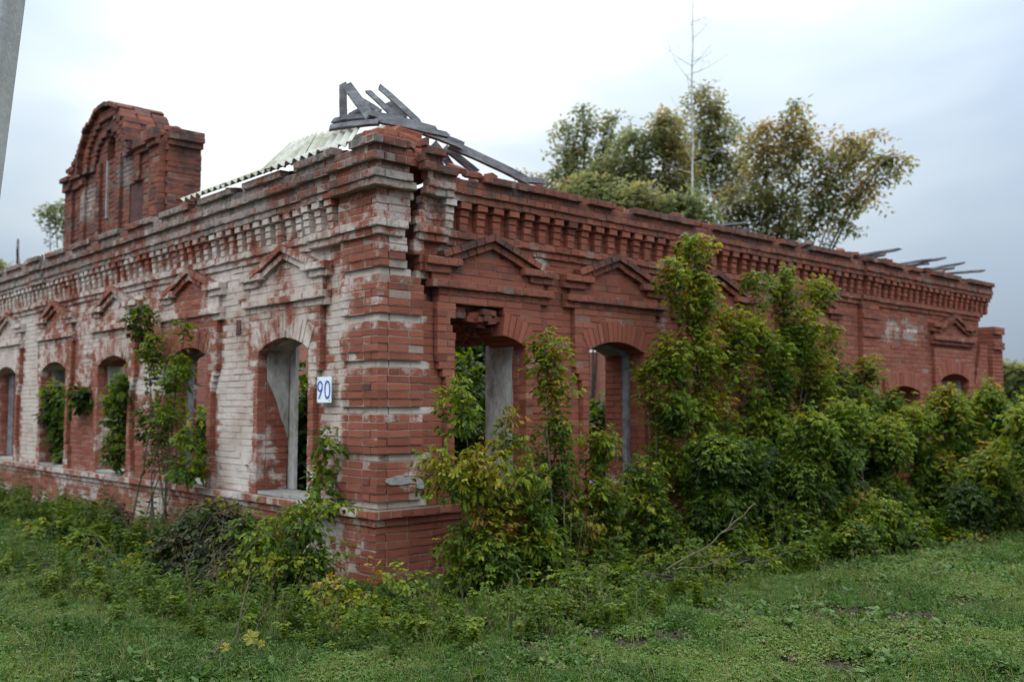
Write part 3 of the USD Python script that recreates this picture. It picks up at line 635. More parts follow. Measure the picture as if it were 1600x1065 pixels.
# vault bricks over the arch, worn and loose
mb = MB(); r = np.random.default_rng(23)
for j in range(3):
    for i in range(26):
        t = math.pi * (i + .5) / 26 + r.normal(0, .008)
        if r.random() < .06: continue
        rad = 1.045 + r.normal(0, .012); c = np.array([PC - rad * math.cos(t), .06 - j * .255 + r.normal(0, .01), 5.52 + rad * .85 * math.sin(t)])
        ax_ = np.array([(math.sin(t), 0, math.cos(t)), (0, 1, 0), (-math.cos(t), 0, math.sin(t))])
        v, f = obox(c, ax_, (.056, .122, .035), .008); mb.add(FL.w(v), FL.fc(f), (.05, r.uniform(.1, .6), r.uniform(.42, .75)))
for i in range(16):
    s_ = r.choice([r.uniform(PB, 6.2), r.uniform(8.3, PE)]); v, f = obox((s_, r.uniform(-.4, .08), (5.69 if s_ < PC else 5.64) + r.uniform(0, .03)), trimesh.transformations.euler_matrix(0, r.normal(0, .1), r.uniform(0, 3))[:3, :3], (.1, .06, .033), .008)
    mb.add(FL.w(v), FL.fc(f), (.05, r.uniform(.3, .9), .35))
for i in range(9):   # stepped broken bricks on the far shoulder
    s_ = 8.35 + i * .07; v, f = obox((s_, .03, 5.66 + .30 * max(0, 1 - i / 5) + r.uniform(0, .04)), np.eye(3), (.07, .1, .034), .008); mb.add(FL.w(v), FL.fc(f), (.05, r.uniform(.2, .7), .55))
mb.obj('vault_bricks', M['brick'], parapet, kind='stuff')
v, f = obox((6.24, -.03, 4.75), trimesh.transformations.euler_matrix(0, .05, 0)[:3, :3], (.25, .012, .30)); obj('hatch', (FL.w(v), FL.fc(f)), M['rust'], parapet, label='rusty sheet metal hatch')
v, f = obox((7.36, .012, 5.12), np.eye(3), (.022, .02, .45)); obj('groove', (FL.w(v), FL.fc(f)), M['cement'], parapet, label='pale mortar strip')

# ------------------------------------------------------------------ plaster, frames, sills, roof remains
def jamb_plaster(fac, w, sg, poly, name='plaster', t=.02):
    """plaster left on a reveal: poly in (depth, z)"""
    e = w['c'] + sg * w['h']; P_ = Polygon(poly); m = trimesh.creation.extrude_polygon(P_, t, engine='earcut'); v = np.array(m.vertices)
    obj(name, (fac.w(np.stack([e - sg * (v[:, 2] - .004), -v[:, 0], v[:, 1]], 1)), m.faces), M['plaster'], house, label='chipped pale plaster on window reveal')
w = WIN_L[0]
jamb_plaster(FL, w, 1, [(.05, 2.40), (.33, 2.42), (.33, 1.40), (.29, 1.52), (.24, 1.62), (.19, 1.80), (.12, 1.95), (.06, 2.06), (.055, 2.2)])
jamb_plaster(FR, WIN_R[0], 1, [(.13, 2.46), (.60, 2.46), (.60, .86), (.14, .86), (.16, 1.3), (.14, 1.8), (.17, 2.2)])
jamb_plaster(FL, WIN_L[3], 1, [(.10, 2.4), (.33, 2.4), (.33, .8), (.16, .8), (.2, 1.4)])
jamb_plaster(FL, WIN_L[2], 1, [(.08, 2.4), (.33, 2.4), (.33, 1.6), (.22, 1.4), (.12, 1.9)])
jamb_plaster(FR, WIN_R[5], 1, [(.10, 2.3), (.60, 2.3), (.60, 1.2), (.12, 1.2)])
# plaster under the arch of the nearest street window
def soffit(fac, w, d0, d1):
    g = np.linspace(-w['h'] + .01, w['h'] - .01, 13); V = []
    for d in (d0, d1):
        for o in (.012, .0):
            V += [(w['c'] + x, -d, float(arch_z(w, w['c'] + x)) - o) for x in g]
    n = 13; Q = []
    for i in range(n - 1): Q += [(i, i + 1, 2 * n + i + 1, 2 * n + i), (i, n + i, n + i + 1, i + 1), (2 * n + i, 2 * n + i + 1, 3 * n + i + 1, 3 * n + i)]
    obj('plaster', (fac.w(np.array(V)), quads(Q)), M['plaster'], house, label='plaster under the window arch')
soffit(FL, WIN_L[0], .08, .33); soffit(FR, WIN_R[1], .2, .6)
def bar(fac, s0, s1, d0, d1, z0, z1, name, m, rot=0.0, label=None):
    v, f = obox(((s0 + s1) / 2, (d0 + d1) / 2, (z0 + z1) / 2), trimesh.transformations.euler_matrix(0, rot, 0)[:3, :3], (abs(s1 - s0) / 2, abs(d1 - d0) / 2, abs(z1 - z0) / 2), .006)
    obj(name, (fac.w(v), fac.fc(f)), m, house, label=label)
bar(FL, 2.21, 2.37, -.35, -.40, .74, 2.50, 'window_post', M['plaster'], .006)
bar(FL, 3.9, 4.02, -.34, -.41, .74, 2.50, 'window_post', M['frame_wood'], .006)
bar(FL, 9.9, 10.12, -.34, -.41, .74, 2.50, 'window_post', M['plaster'], .006)
def frame(fac, w, d=-.17, left=True, right=True, head=True, low=None):
    z0 = low or w['z0']
    for on, sg in ((left, -1), (right, 1)):
        if on: e = w['c'] + sg * w['h']; bar(fac, e - sg * .006, e - sg * .075, d, d - .08, z0, w['zs'] + .02, 'window_frame', M['frame_wood'], label='grey weathered frame jamb')
    if head:
        g = np.linspace(-w['h'] + .02, w['h'] - .02, 11); V = []
        for dd in (d + .002, d - .078):
            for o in (.008, .065): V += [(w['c'] + x, dd, float(arch_z(w, w['c'] + x)) - o) for x in g]
        n = 11; Q = []
        for i in range(n - 1): Q += [(i, i + 1, n + i + 1, n + i), (n + i, n + i + 1, 3 * n + i + 1, 3 * n + i), (2 * n + i, 3 * n + i, 3 * n + i + 1, 2 * n + i + 1)]
        obj('window_frame', (fac.w(np.array(V)), quads(Q)), M['frame_wood'], house, label='grey weathered frame head')
frame(FR, WIN_R[1]); frame(FL, WIN_L[1], left=False); frame(FL, WIN_L[3], head=False, left=False); frame(FL, WIN_L[4], left=False, head=False)
for w in WIN_L:
    bar(FL, w['c'] - w['h'] + .02, w['c'] + w['h'] - .03, .06, -.35, w['z0'] + .002, w['z0'] + .04, 'window_sill', M['cement'], .01)
for w in WIN_R[:4]:
    bar(FR, w['c'] - w['h'] + .02, w['c'] + w['h'] - .03, .05, -.5, w['z0'] - .075, w['z0'] + .005, 'window_sill', M['cement'], .01)
# putlog holes / dark broken brick in the pier
bar(FL, 2.88, 3.0, .012, .0, 2.62, 2.80, 'wall_socket', M['rust'], label='small dark hole in the whitewashed pier')
bar(FL, 1.70, 1.76, .085, .05, 2.52, 2.60, 'wire_hook', M['cement'], label='small grey stub over the window arch')
# grey cement smears on the corner pilaster
def smear(fac, c, w_, h_, d, seed):
    r = np.random.default_rng(seed); t = np.linspace(0, 2 * np.pi, 18)[:-1]; k = 1 + r.normal(0, .16, len(t))
    P_ = Polygon(np.stack([c[0] + w_ * k * np.cos(t), c[1] + h_ * k * np.sin(t)], 1)).buffer(0); m = trimesh.creation.extrude_polygon(P_ if P_.geom_type == 'Polygon' else P_.geoms[0], .012, engine='earcut'); v = np.array(m.vertices)
    obj('cement_patch', (fac.w(np.stack([v[:, 0], d + v[:, 2], v[:, 1]], 1)), m.faces), M['cement'], house)
smear(FR, (.20, 1.04), .16, .045, .064, 1); smear(FR, (.46, .99), .05, .05, .064, 2); smear(FR, (2.16, 3.42), .06, .10, .005, 3)

# corrugated asbestos sheets
def sheet(bl, br, tr, tl, waves, seed, t=.008, amp=.024):
    bl, br, tr, tl = map(lambda a: np.asarray(a, float), (bl, br, tr, tl)); nu, nv = waves * 8 + 1, 5
    nrm = np.cross(br - bl, tl - bl); nrm /= np.linalg.norm(nrm); nrm = nrm if nrm[2] > 0 else -nrm
    V = []
    for o in (0, -t):
        for j in range(nv):
            b = j / (nv - 1)
            for i in range(nu):
                a = i / (nu - 1); p = (bl * (1 - a) + br * a) * (1 - b) + (tl * (1 - a) + tr * a) * b
                V.append(p + nrm * (amp * math.sin(a * waves * 2 * math.pi + seed) + o))
    Q, N = [], nu * nv
    for j in range(nv - 1):
        for i in range(nu - 1):
            q = (j * nu + i, j * nu + i + 1, (j + 1) * nu + i + 1, (j + 1) * nu + i); Q.append(q); Q.append(tuple(N + x for x in q[::-1]))
    for i in range(nu - 1):
        Q.append((i, N + i, N + i + 1, i + 1)); e = (nv - 1) * nu; Q.append((e + i, e + i + 1, N + e + i + 1, N + e + i))
    for j in range(nv - 1):
        Q.append((j * nu, (j + 1) * nu, N + (j + 1) * nu, N + j * nu)); e = nu - 1; Q.append((j * nu + e, N + j * nu + e, N + (j + 1) * nu + e, (j + 1) * nu + e))
    obj('roof_sheet', (np.array(V), quads(Q)), M['asbestos'], house, smooth=60)
sheet((-.17, .30, 4.40), (-.17, 1.22, 4.415), (.34, 1.78, 4.90), (.32, .84, 4.80), 6, 0.0)
sheet((-.16, 1.24, 4.405), (-.17, 2.16, 4.43), (.42, 2.50, 4.955), (.36, 1.80, 4.915), 6, 1.0)
for i in range(3):
    y0 = .72 + i * 1.12
    sheet((-.26, y0, 4.385 + .006 * i), (-.26, y0 + 1.13, 4.39 + .006 * i), (.85, y0 + 1.13, 4.96 + .006 * i), (.85, y0, 4.955 + .006 * i), 7, i * .7)
sheet((-.12, 9.4, 4.40), (-.14, 10.5, 4.40), (.8, 10.5, 4.84), (.8, 9.4, 4.84), 7, .3)
# boards of the roof skeleton at the corner and along the wall
def rb(a, b, w_, t_=.03, up=(0, 0, 1), seed=0, name='roof_board'): obj(name, board(a, b, w_, t_, up, seed), M['old_wood'], house)
V_ = -F0
def deep(px, py, dep): d = FW + RT * (px - 800) / FPX - UP * (py - 532.5) / FPX; return CAM + d * dep / (d @ F0)
for i, (x0, y0, d0, x1, y1, d1, wp, nm) in enumerate((
        (537, 192, 10.5, 536, 131, 10.5, 12, 'roof_post'), (541, 132, 10.42, 580, 186, 10.2, 16, 'roof_board'), (522, 189, 10.6, 586, 181, 10.15, 9, 'roof_board'), (517, 200, 10.5, 592, 192, 10.0, 9, 'roof_board'),
        (580, 178, 10.1, 682, 203, 10.35, 10, 'roof_board'), (588, 188, 10.0, 700, 212, 10.25, 9, 'roof_board'), (575, 143, 10.7, 616, 182, 10.4, 8, 'roof_board'), (592, 135, 10.75, 655, 192, 10.45, 9, 'roof_board'),
        (606, 160, 10.8, 630, 186, 10.6, 15, 'roof_board'), (564, 157, 10.7, 594, 175, 10.5, 8, 'roof_board'), (545, 182, 10.55, 566, 172, 10.45, 6, 'roof_board'),
        (662, 205, 10.3, 720, 228, 10.6, 14, 'roof_board'), (704, 226, 10.55, 822, 281, 11.2, 14, 'roof_board'), (676, 222, 10.6, 706, 262, 10.75, 11, 'roof_board'), (696, 232, 10.65, 742, 268, 10.9, 11, 'roof_board'), (812, 281, 11.2, 850, 285, 11.3, 9, 'roof_board'))):
    d_ = np.array([x1 - x0, y1 - y0], float); wid = wp * d0 / FPX
    rb(deep(x0, y0, d0), deep(x1, y1, d1), wid, .045, V_ + np.array([0, 0, .25]), i + 1, nm)
for i, (s_, dz, wd) in enumerate(((9.9, .16, .22), (11.5, .17, .2), (12.5, .19, .2), (13.3, .12, .18))):
    rb((s_ - .25, .45, 4.24 + .03 * i % .05), (s_ + .55, -.22 - .05 * (i % 2), 4.26 + dz), wd, .035, (0, 0, 1), 30 + i)
    if i < 3: rb((s_ - .1, .5, 4.22), (s_ + .35, -.12, 4.24 + dz * .6), wd * .8, .035, (0, 0, 1), 40 + i)
rb((5.6, .4, 4.24), (6.3, .05, 4.38), .2, .03, (0, 0, 1), 50); rb((5.9, .45, 4.24), (6.45, .1, 4.30), .2, .03, (0, 0, 1), 51)
rb((.1, 12.2, 4.40), (-.12, 11.55, 4.78), .22, .035, (-1, 0, .2), 52)

# house number
sign = thing('number_sign', 'small white house number plate with blue 90 beside the nearest window', 'sign', (-.064, .885, 1.935))
so = Facade((0, 0, 0), (0, -1, 0), (-1, 0, 0))
def sg_(v): v = np.asarray(v); return np.stack([-v[:, 2], -v[:, 0], v[:, 1]], 1)
v, f = obox((0, 0, 0), np.eye(3), (.135, .135, .006), .003); v = v * (1, 1, 1)
obj('plate', (sg_(v + (0, 0, .006)), f), M['sign_white'], sign)
tm = meshkit.text_mesh('90', .185, .003); v = np.array(tm.vertices); cx_ = (v[:, 0].min() + v[:, 0].max()) / 2; cy_ = (v[:, 1].min() + v[:, 1].max()) / 2
v = (v - (cx_, cy_, 0)) * (.86, 1, 1) + (0, 0, .0125); obj('digits', (sg_(v), tm.faces), M['sign_blue'], sign)
for x_, y_ in ((-.11, .11), (.11, -.11)):
    v, f = obox((x_, y_, .0135), np.eye(3), (.005, .005, .002)); obj('nail', (sg_(v), f), M['rust'], sign)

# utility pole
pole = thing('utility_pole', 'grey tapered concrete pole leaning at the left edge', 'pole', (-3.8895, .1461, -.1))
V = []
for z, hw in ((0, .16), (8.5, .12)):
    lean = np.array([RT[0], RT[1], 0]) * z * .098
    c = lean + (0, 0, z)
    for a, b in ((-1, -.85), (-.85, -1), (.85, -1), (1, -.85), (1, .85), (.85, 1), (-.85, 1), (-1, .85)): V.append(c + RT * hw * a + F0 * hw * b)
obj('shaft', (np.array(V), quads([(i, (i + 1) % 8, 8 + (i + 1) % 8, 8 + i) for i in range(8)] + [(8, 9, 10, 11), (11, 12, 13, 14), (8, 11, 14, 15)])), M['concrete'], pole)

# ------------------------------------------------------------------ plants
def ray(px, py): return FW + RT * (px - 800) / FPX - UP * (py - 532.5) / FPX
def onR(px, py, off): d = ray(px, py); return CAM + d * ((-off - CAM[1]) / d[1])
def onL(px, py, off): d = ray(px, py); return CAM + d * ((-off - CAM[0]) / d[0])
def deep(px, py, dep): d = ray(px, py); return CAM + d * dep / (d @ F0)
def leaves(P, D, L, W, rng, tone, droop=.5, fold=.25):
    """n leaf blades: base points P, directions D, lengths L, widths W -> vertices, faces, marks"""
    n = len(P); D = D / (np.linalg.norm(D, axis=1, keepdims=True) + 1e-9); D = D + np.array([0, 0, -1.0]) * droop * rng.uniform(.4, 1.2, (n, 1)); D /= np.linalg.norm(D, axis=1, keepdims=True)
    S = np.cross(D, rng.normal(0, .35, (n, 3)) + (0, 0, 1)); S /= np.linalg.norm(S, axis=1, keepdims=True) + 1e-9; N = np.cross(S, D)
    L = L[:, None]; W = W[:, None]; v = np.empty((n, 6, 3))
    v[:, 0] = P; v[:, 1] = P + D * L * .38 + S * W * .5 + N * W * fold; v[:, 2] = P + D * L * .72 + S * W * .36 + N * W * fold * .5 - (0, 0, .01)
    v[:, 3] = P + D * L - np.array([0, 0, .12]) * L; v[:, 4] = P + D * L * .72 - S * W * .36 + N * W * fold * .5 - (0, 0, .01); v[:, 5] = P + D * L * .38 - S * W * .5 + N * W * fold
    f = np.array([(0, 1, 5), (1, 2, 5), (2, 4, 5), (2, 3, 4)]); F_ = (np.arange(n) * 6)[:, None, None] + f
    mk = np.zeros((n, 6, 3)); mk[:, :, 1] = tone[:, None]
    return v.reshape(-1, 3), F_.reshape(-1, 3), mk.reshape(-1, 3)
def bez(a, b, c, n): t = np.linspace(0, 1, n)[:, None]; return a * (1 - t) ** 2 + 2 * b * t * (1 - t) + c * t * t
def plant(name, label, cat, base, blobs, seed, leaf=(.085, .038), per=7, lm='leaf', sm='bark', tone=(.45, .17), stem_r=.014, twigs=60, leaflets=5, group=None, bare=False, droop=.5, parts=('stems', 'foliage'), shoot=.20, pair=.055):
    """stems rise from base to each blob (centre, radii[, twig factor]); shoots fill the blob; opposite compound leaves line the shoots"""
    rng = np.random.default_rng(seed); base = np.asarray(base, float); t = thing(name, label, cat, base, group)
    st = MB(); P, D, T = [], [], []
    for bl in blobs:
        c, r = np.asarray(bl[0], float), np.asarray(bl[1], float); k = bl[2] if len(bl) > 2 else 1.0
        b0 = base + np.append(rng.normal(0, .10, 2) * min(1, stem_r / .014), 0) ; mid = (b0 + c) / 2 + np.append(rng.normal(0, .10, 2), .12 * np.linalg.norm(c - b0)); mid[:2] = mid[:2] * .6 + b0[:2] * .4
        pts = bez(b0, mid, c + (0, 0, r[2] * .85), 12); pts[1:-1] += rng.normal(0, .012, (10, 3)); rr = stem_r * (np.linspace(1, .22, 12)) * (.6 + .5 * rng.random())
        st.add(*tube(pts, rr, 5))
        nt = int(twigs * k); bt = rng.normal(0, .10)
        for _ in range(nt):
            u = rng.normal(0, 1, 3); u /= np.linalg.norm(u); e = c + u * r * (rng.uniform(.25, 1.0) ** .55 * (rng.uniform(1.1, 1.55) if rng.random() < .13 else 1.0))
            i = np.argmin(np.linalg.norm(pts - (e - (0, 0, r[2] * .35)), axis=1)); i = int(np.clip(i + rng.integers(-1, 2), 3, 11)); s_ = pts[i]
            q = bez(s_, (s_ + e) / 2 + (0, 0, .10 * np.linalg.norm(e - s_)), e, 6); st.add(*tube(q, np.linspace(.30, .10, 6) * min(stem_r * .55, .012) + .0012, 3))
            ln = np.linalg.norm(e - s_); lo = max(0.0, 1 - (shoot * 2.2) / max(ln, .01)) if ln > shoot * 2.2 else 0.15
            m_ = max(2, int(min(ln, shoot * 2.2) / pair))
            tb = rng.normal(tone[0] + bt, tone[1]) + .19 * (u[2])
            for w_ in np.linspace(lo, 1, m_):
                x = w_ * 5; i0 = min(4, int(x)); pt = q[i0] + (q[i0 + 1] - q[i0]) * (x - i0); dr = q[i0 + 1] - q[i0]; dr /= np.linalg.norm(dr) + 1e-9
                az = rng.normal(0, 1, 3); sd_ = np.cross(dr, az); sd_ /= np.linalg.norm(sd_) + 1e-9
                for sg in (-1, 1):
                    ra = sd_ * sg + dr * .5 + (0, 0, .1); ra /= np.linalg.norm(ra); RL = leaf[0] * rng.uniform(.7, 1.3)
                    for j in range(leaflets):
                        o = RL * (.35 + .9 * (j // 2 + 1) / max(1, (leaflets + 1) // 2)) if leaflets > 1 else 0.0
                        lat = 0 if j == leaflets - 1 else (1 if j % 2 else -1)
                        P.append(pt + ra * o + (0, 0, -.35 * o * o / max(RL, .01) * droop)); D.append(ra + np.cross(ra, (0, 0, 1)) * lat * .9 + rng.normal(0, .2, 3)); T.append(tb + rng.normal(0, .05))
    st.obj(parts[0], M[sm], t, loc=base)
    if not bare and P:
        P, D, T = np.array(P), np.array(D), np.clip(np.array(T), 0, 1); n = len(P)
        ok = rng.random(n) < per / 7.0; P, D, T = P[ok], D[ok], T[ok]; n = len(P)
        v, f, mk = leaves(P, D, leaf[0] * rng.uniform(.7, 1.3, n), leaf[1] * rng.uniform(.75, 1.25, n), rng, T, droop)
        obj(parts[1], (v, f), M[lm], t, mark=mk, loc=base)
    return t
def blobR(lst, off, rd=.35):
    out = []
    for b in lst:
        px, py, rx, ry = b[:4]; o = off + (b[5] if len(b) > 5 else 0); c = onR(px, py, o); sc = np.dot(c - CAM, FW) / FPX; out.append((c, (rx * sc * .95, max(rd, rx * sc * .7), ry * sc), b[4] if len(b) > 4 else 1.0))
    return out
def blobL(lst, off, rd=.3):
    out = []
    for b in lst:
        px, py, rx, ry = b[:4]; o = off + (b[5] if len(b) > 5 else 0); c = onL(px, py, o); sc = np.dot(c - CAM, FW) / FPX; out.append((c, (max(rd, rx * sc * .6), rx * sc * 1.1, ry * sc), b[4] if len(b) > 4 else 1.0))
    return out
def blobD(lst, dep, rd=1.0):
    out = []
    for b in lst:
        px, py, rx, ry = b[:4]; dd = dep + (b[5] if len(b) > 5 else 0); c = deep(px, py, dd); sc = dd / FPX; r = np.abs(RT) * rx * sc + np.abs(F0) * max(rd, rx * sc * .8); out.append((c, (r[0] * .8, r[1] * .8, ry * sc), b[4] if len(b) > 4 else 1.0))
    return out
def gb(x, y): return (x, y, float(ground_z(np.array(x), np.array(y))) - .03)

GS = 'self-sown saplings crowding the bare brick wall'
shr = [
 ('yellow-green sapling nearest the corner, in front of the broken window', gb(.75, -.95), [(745, 745, 50, 50, .7), (712, 630, 12, 55, .3), (770, 800, 60, 60, .9), (735, 870, 60, 60, .8), (790, 900, 45, 70, .6), (690, 740, 20, 50, .28), (800, 680, 16, 60, .2, -.3)], .9, .64, 1.0),
 ('tall light green sapling between the first two windows right of the corner', gb(1.75, -.75), [(865, 600, 26, 75, .55), (868, 700, 38, 70, .65), (852, 545, 14, 30, .25), (880, 790, 50, 70, .75), (850, 860, 50, 50, .7), (900, 870, 45, 60, .7)], .7, .56, .9),
 ('narrow sapling standing before the second window, right of the tall light green one', gb(2.5, -.9), [(935, 700, 20, 40, .4), (940, 770, 38, 45, .7), (960, 840, 50, 60, .9), (925, 900, 45, 40, .6)], .8, .56, .8),
 ('dark green sapling with low branches below the second window', gb(2.9, -1.25), [(1010, 800, 50, 60, 1), (1000, 880, 55, 50, 1), (1060, 850, 55, 60, 1), (1010, 735, 26, 30, .25)], 1.0, .38, .9),
 ('sapling with yellowing top reaching the cornice brackets, tallest by the wall', gb(4.3, -.7), [(1085, 400, 14, 40, .32), (1092, 470, 42, 50, .55), (1095, 545, 52, 50, .55), (1050, 430, 14, 34, .22), (1050, 560, 40, 36, .38), (1110, 650, 60, 60, .8), (1050, 640, 35, 35, .5), (1090, 740, 60, 60, 1.1), (1150, 520, 25, 50, .5)], .7, .58, 1.0),
 ('broad green sapling right of the tallest one, two-pronged top', gb(6.0, -.75), [(1225, 450, 18, 38, .36), (1186, 440, 8, 18, .14), (1250, 520, 42, 50, .62), (1215, 580, 50, 60, .75), (1275, 590, 42, 60, .7), (1200, 660, 50, 60, 1), (1280, 450, 12, 18, .2), (1180, 520, 25, 40, .4), (1240, 690, 55, 55, 1.1)], .7, .50, 1.0),
 ('dark green sapling between the two tallest, leafy down to the ground', gb(5.3, -1.3), [(1160, 740, 55, 60, 1.2), (1110, 720, 45, 45, .9), (1210, 740, 50, 50, 1), (1190, 800, 60, 60, 1), (1120, 810, 55, 60, 1), (1150, 860, 60, 45, 1)], 1.3, .36, .9),
 ('slim sapling with pointed top left of the low doorway', gb(8.2, -.8), [(1355, 580, 14, 28, .4), (1345, 640, 30, 40, .8), (1360, 700, 40, 50, 1), (1330, 690, 40, 50, .9)], .8, .46, 1.0),
 ('bushy dark sapling in the middle of the thicket', gb(6.6, -1.6), [(1300, 720, 60, 60, 1.2), (1320, 660, 45, 45, 1), (1270, 680, 45, 40, .8), (1260, 760, 60, 60, 1.1), (1320, 800, 60, 60, 1.2), (1240, 840, 55, 50, 1), (1300, 860, 60, 45, 1)], 1.6, .36, .85),
 ('green sapling hiding the foot of the low doorway', gb(8.8, -1.3), [(1425, 665, 45, 40, 1), (1390, 690, 50, 45, 1.1), (1450, 720, 50, 50, 1.1), (1440, 770, 60, 60, 1.2), (1390, 790, 55, 60, 1.1)], 1.3, .44, .85),
 ('yellow-green sapling in front of the farthest arched window', gb(10.2, -1.5), [(1478, 640, 35, 45, 1), (1510, 660, 40, 50, 1.1), (1500, 710, 55, 50, 1.3), (1470, 750, 45, 50, 1), (1520, 770, 50, 50, 1.1)], 1.5, .48, .85),
 ('rounded sapling before the broken end pier', gb(12.2, -1.7), [(1545, 640, 45, 42, 1.1), (1580, 680, 50, 50, 1.2), (1540, 720, 50, 50, 1.1), (1600, 650, 45, 42, 1.1), (1570, 740, 50, 40, 1)], 1.7, .48, .85),
 ('dark low sapling at the front edge of the thicket', gb(6.7, -2.2), [(1380, 820, 50, 45, 1), (1420, 840, 50, 40, 1), (1340, 850, 50, 40, 1)], 2.2, .34, .7),
 ('dark sapling at the right end of the thicket, cut by the frame', gb(9.6, -2.4), [(1510, 800, 50, 50, 1.1), (1540, 740, 50, 40, 1), (1560, 780, 55, 60, 1.2), (1600, 800, 50, 70, 1.2), (1500, 850, 40, 30, .8)], 2.4, .38, .75),
 ('thin airy sapling close to the wall between the second window and the tallest sapling', gb(3.6, -.5), [(1020, 600, 20, 40, .35), (1040, 690, 40, 50, .8), (1000, 760, 40, 40, .7), (1035, 540, 16, 20, .2)], .5, .5, .8),
 ('feathery sapling filling the gap between the two tall ones', gb(5.2, -.6), [(1165, 610, 22, 50, .22), (1165, 690, 45, 45, .7)], .6, .46, .9),
 ('feathery sapling with upright shoots right of the two-pronged one', gb(7.2, -.7), [(1310, 600, 22, 50, .5), (1300, 530, 10, 30, .18), (1320, 680, 40, 50, .9), (1350, 730, 45, 45, .9), (1395, 640, 14, 36, .3)], .7, .50, .9),
 ('loose sapling at the corner side of the broken window', gb(1.3, -1.1), [(820, 770, 34, 60, .7), (830, 850, 50, 50, .9), (770, 880, 45, 50, .8), (800, 940, 50, 30, .8)], 1.1, .5, .8),
 ('sapling at the frame edge behind the dark one', gb(13.6, -3.0), [(1610, 700, 55, 70, 1.2), (1660, 720, 60, 80, 1)], 3.0, .5, .8),
]
for i, (lab, base, bl, off, tn, tw) in enumerate(shr):
    far = np.linalg.norm(np.array(base) - CAM)
    plant('box_elder_sapling', lab, 'sapling', base, blobR(bl, off, .32), 100 + i, leaf=(.060, .025), twigs=int(74 * tw * (1 + .35 * (far > 12))), tone=(tn, .16), stem_r=.013, leaflets=5, group=GS, sm='sapling_bark')

# street side
GL = 'saplings and bushes along the whitewashed street wall'
plant('box_elder_sapling', 'sapling climbing through and above the second street window', 'sapling', gb(-.35, 4.55), blobL([(222, 505, 18, 35, .6), (240, 555, 28, 40, .7), (280, 580, 32, 35, .6), (262, 640, 40, 45, .7), (228, 650, 18, 50, .4), (300, 690, 24, 55, .4), (295, 740, 28, 26, .5), (240, 710, 14, 28, .25), (290, 510, 14, 12, .18)], .3, .2), 201, leaf=(.065, .03), twigs=30, tone=(.40, .14), group=GL)
plant('hanging_branch', 'leafy branch reaching out of the third street window towards the fourth', 'branch', (.3, 6.5, .8), blobL([(180, 640, 26, 45, .9), (130, 625, 40, 18, .7), (85, 620, 26, 25, .6), (195, 600, 20, 30, .5), (185, 700, 20, 40, .5)], .05, .2), 202, leaf=(.09, .045), twigs=26, tone=(.28, .12), group=None)
plant('hanging_branch', 'small leafy growth inside the fourth street window', 'branch', (.3, 9.2, .75), blobL([(88, 680, 14, 40, .7), (80, 640, 20, 30, .6), (95, 710, 12, 20, .4)], -.1, .15), 203, leaf=(.09, .045), twigs=24, tone=(.30, .12))
plant('wall_creeper', 'small leafy shoot on the pier under the house number plate', 'creeper', gb(-.3, .95), blobL([(512, 690, 16, 18, .5), (505, 740, 18, 22, .6), (512, 780, 14, 16, .5), (480, 800, 24, 26, .5)], .15, .1), 204, leaf=(.095, .055), twigs=12, tone=(.42, .10), leaflets=3, stem_r=.008)
plant('bush', 'light green bush with bare stems under the nearest street window', 'bush', gb(-1.15, .2), blobL([(440, 830, 28, 40, .35, -.4), (480, 810, 34, 40, .3, -.4), (525, 800, 14, 20, .12, -.5), (400, 890, 45, 35, .9), (450, 900, 50, 40, 1.1), (495, 890, 30, 36, .5, -.2), (430, 945, 55, 35, 1.2), (480, 950, 40, 30, .9), (395, 965, 40, 25, .7), (520, 930, 30, 26, .4)], 1.1, .3), 205, leaf=(.056, .030), twigs=58, tone=(.46, .16), leaflets=3, group=GL)
plant('bush', 'dark bush of withered stems below the pier between two nearest street windows', 'bush', gb(-1.35, 1.0), blobL([(310, 840, 50, 50, 1.3, -.3), (350, 820, 40, 36, .8, -.35), (340, 895, 60, 55, 1.5), (280, 900, 45, 45, 1.2), (320, 825, 35, 30, .8, -.4), (365, 850, 26, 45, .7, -.2), (320, 945, 55, 30, 1.2), (270, 860, 25, 35, .6)], 1.2, .35), 206, leaf=(.062, .03), lm='leaf_dark', twigs=64, tone=(.38, .26), leaflets=3, group=GL)
plant('bush', 'leafy green sprigs growing through the front of the dark withered bush', 'bush', gb(-1.55, .75), blobL([(385, 830, 26, 36, .6, -.5), (412, 845, 24, 32, .5, -.4), (350, 800, 22, 22, .35, -.6), (470, 850, 24, 44, .4, -.4), (330, 940, 30, 30, .5), (240, 930, 40, 30, .8), (215, 950, 30, 18, .5)], 1.45, .25), 213, leaf=(.058, .032), twigs=36, tone=(.46, .16), leaflets=3, group=GL)
plant('bush', 'brown dried weed standing against the plinth below the third street window', 'weed', gb(-.85, 4.2), blobL([(185, 815, 26, 30, .8), (165, 845, 20, 30, .6), (215, 850, 22, 25, .6), (190, 870, 35, 30, .8)], .7, .2), 207, leaf=(.05, .022), lm='leaf_brown', twigs=40, tone=(.4, .25), leaflets=3, group=GL)
plant('bush', 'low green bush at the far left foot of the street wall', 'bush', gb(-1.5, 5.2), blobL([(30, 845, 40, 24, 1), (80, 845, 35, 28, 1), (60, 875, 55, 28, 1.3), (5, 872, 30, 30, .8), (110, 880, 30, 22, .7)], 1.2, .4), 208, leaf=(.085, .052), twigs=60, tone=(.36, .14), leaflets=3, group=GL)
plant('bush', 'green weedy bush between the brown weed and the far left bush', 'bush', gb(-1.5, 2.6), blobL([(150, 885, 40, 30, 1), (210, 900, 45, 30, 1), (250, 880, 25, 30, .5), (135, 855, 22, 30, .5), (180, 920, 50, 20, .8)], 1.3, .3), 209, leaf=(.062, .034), twigs=60, tone=(.42, .16), leaflets=3, group=GL)
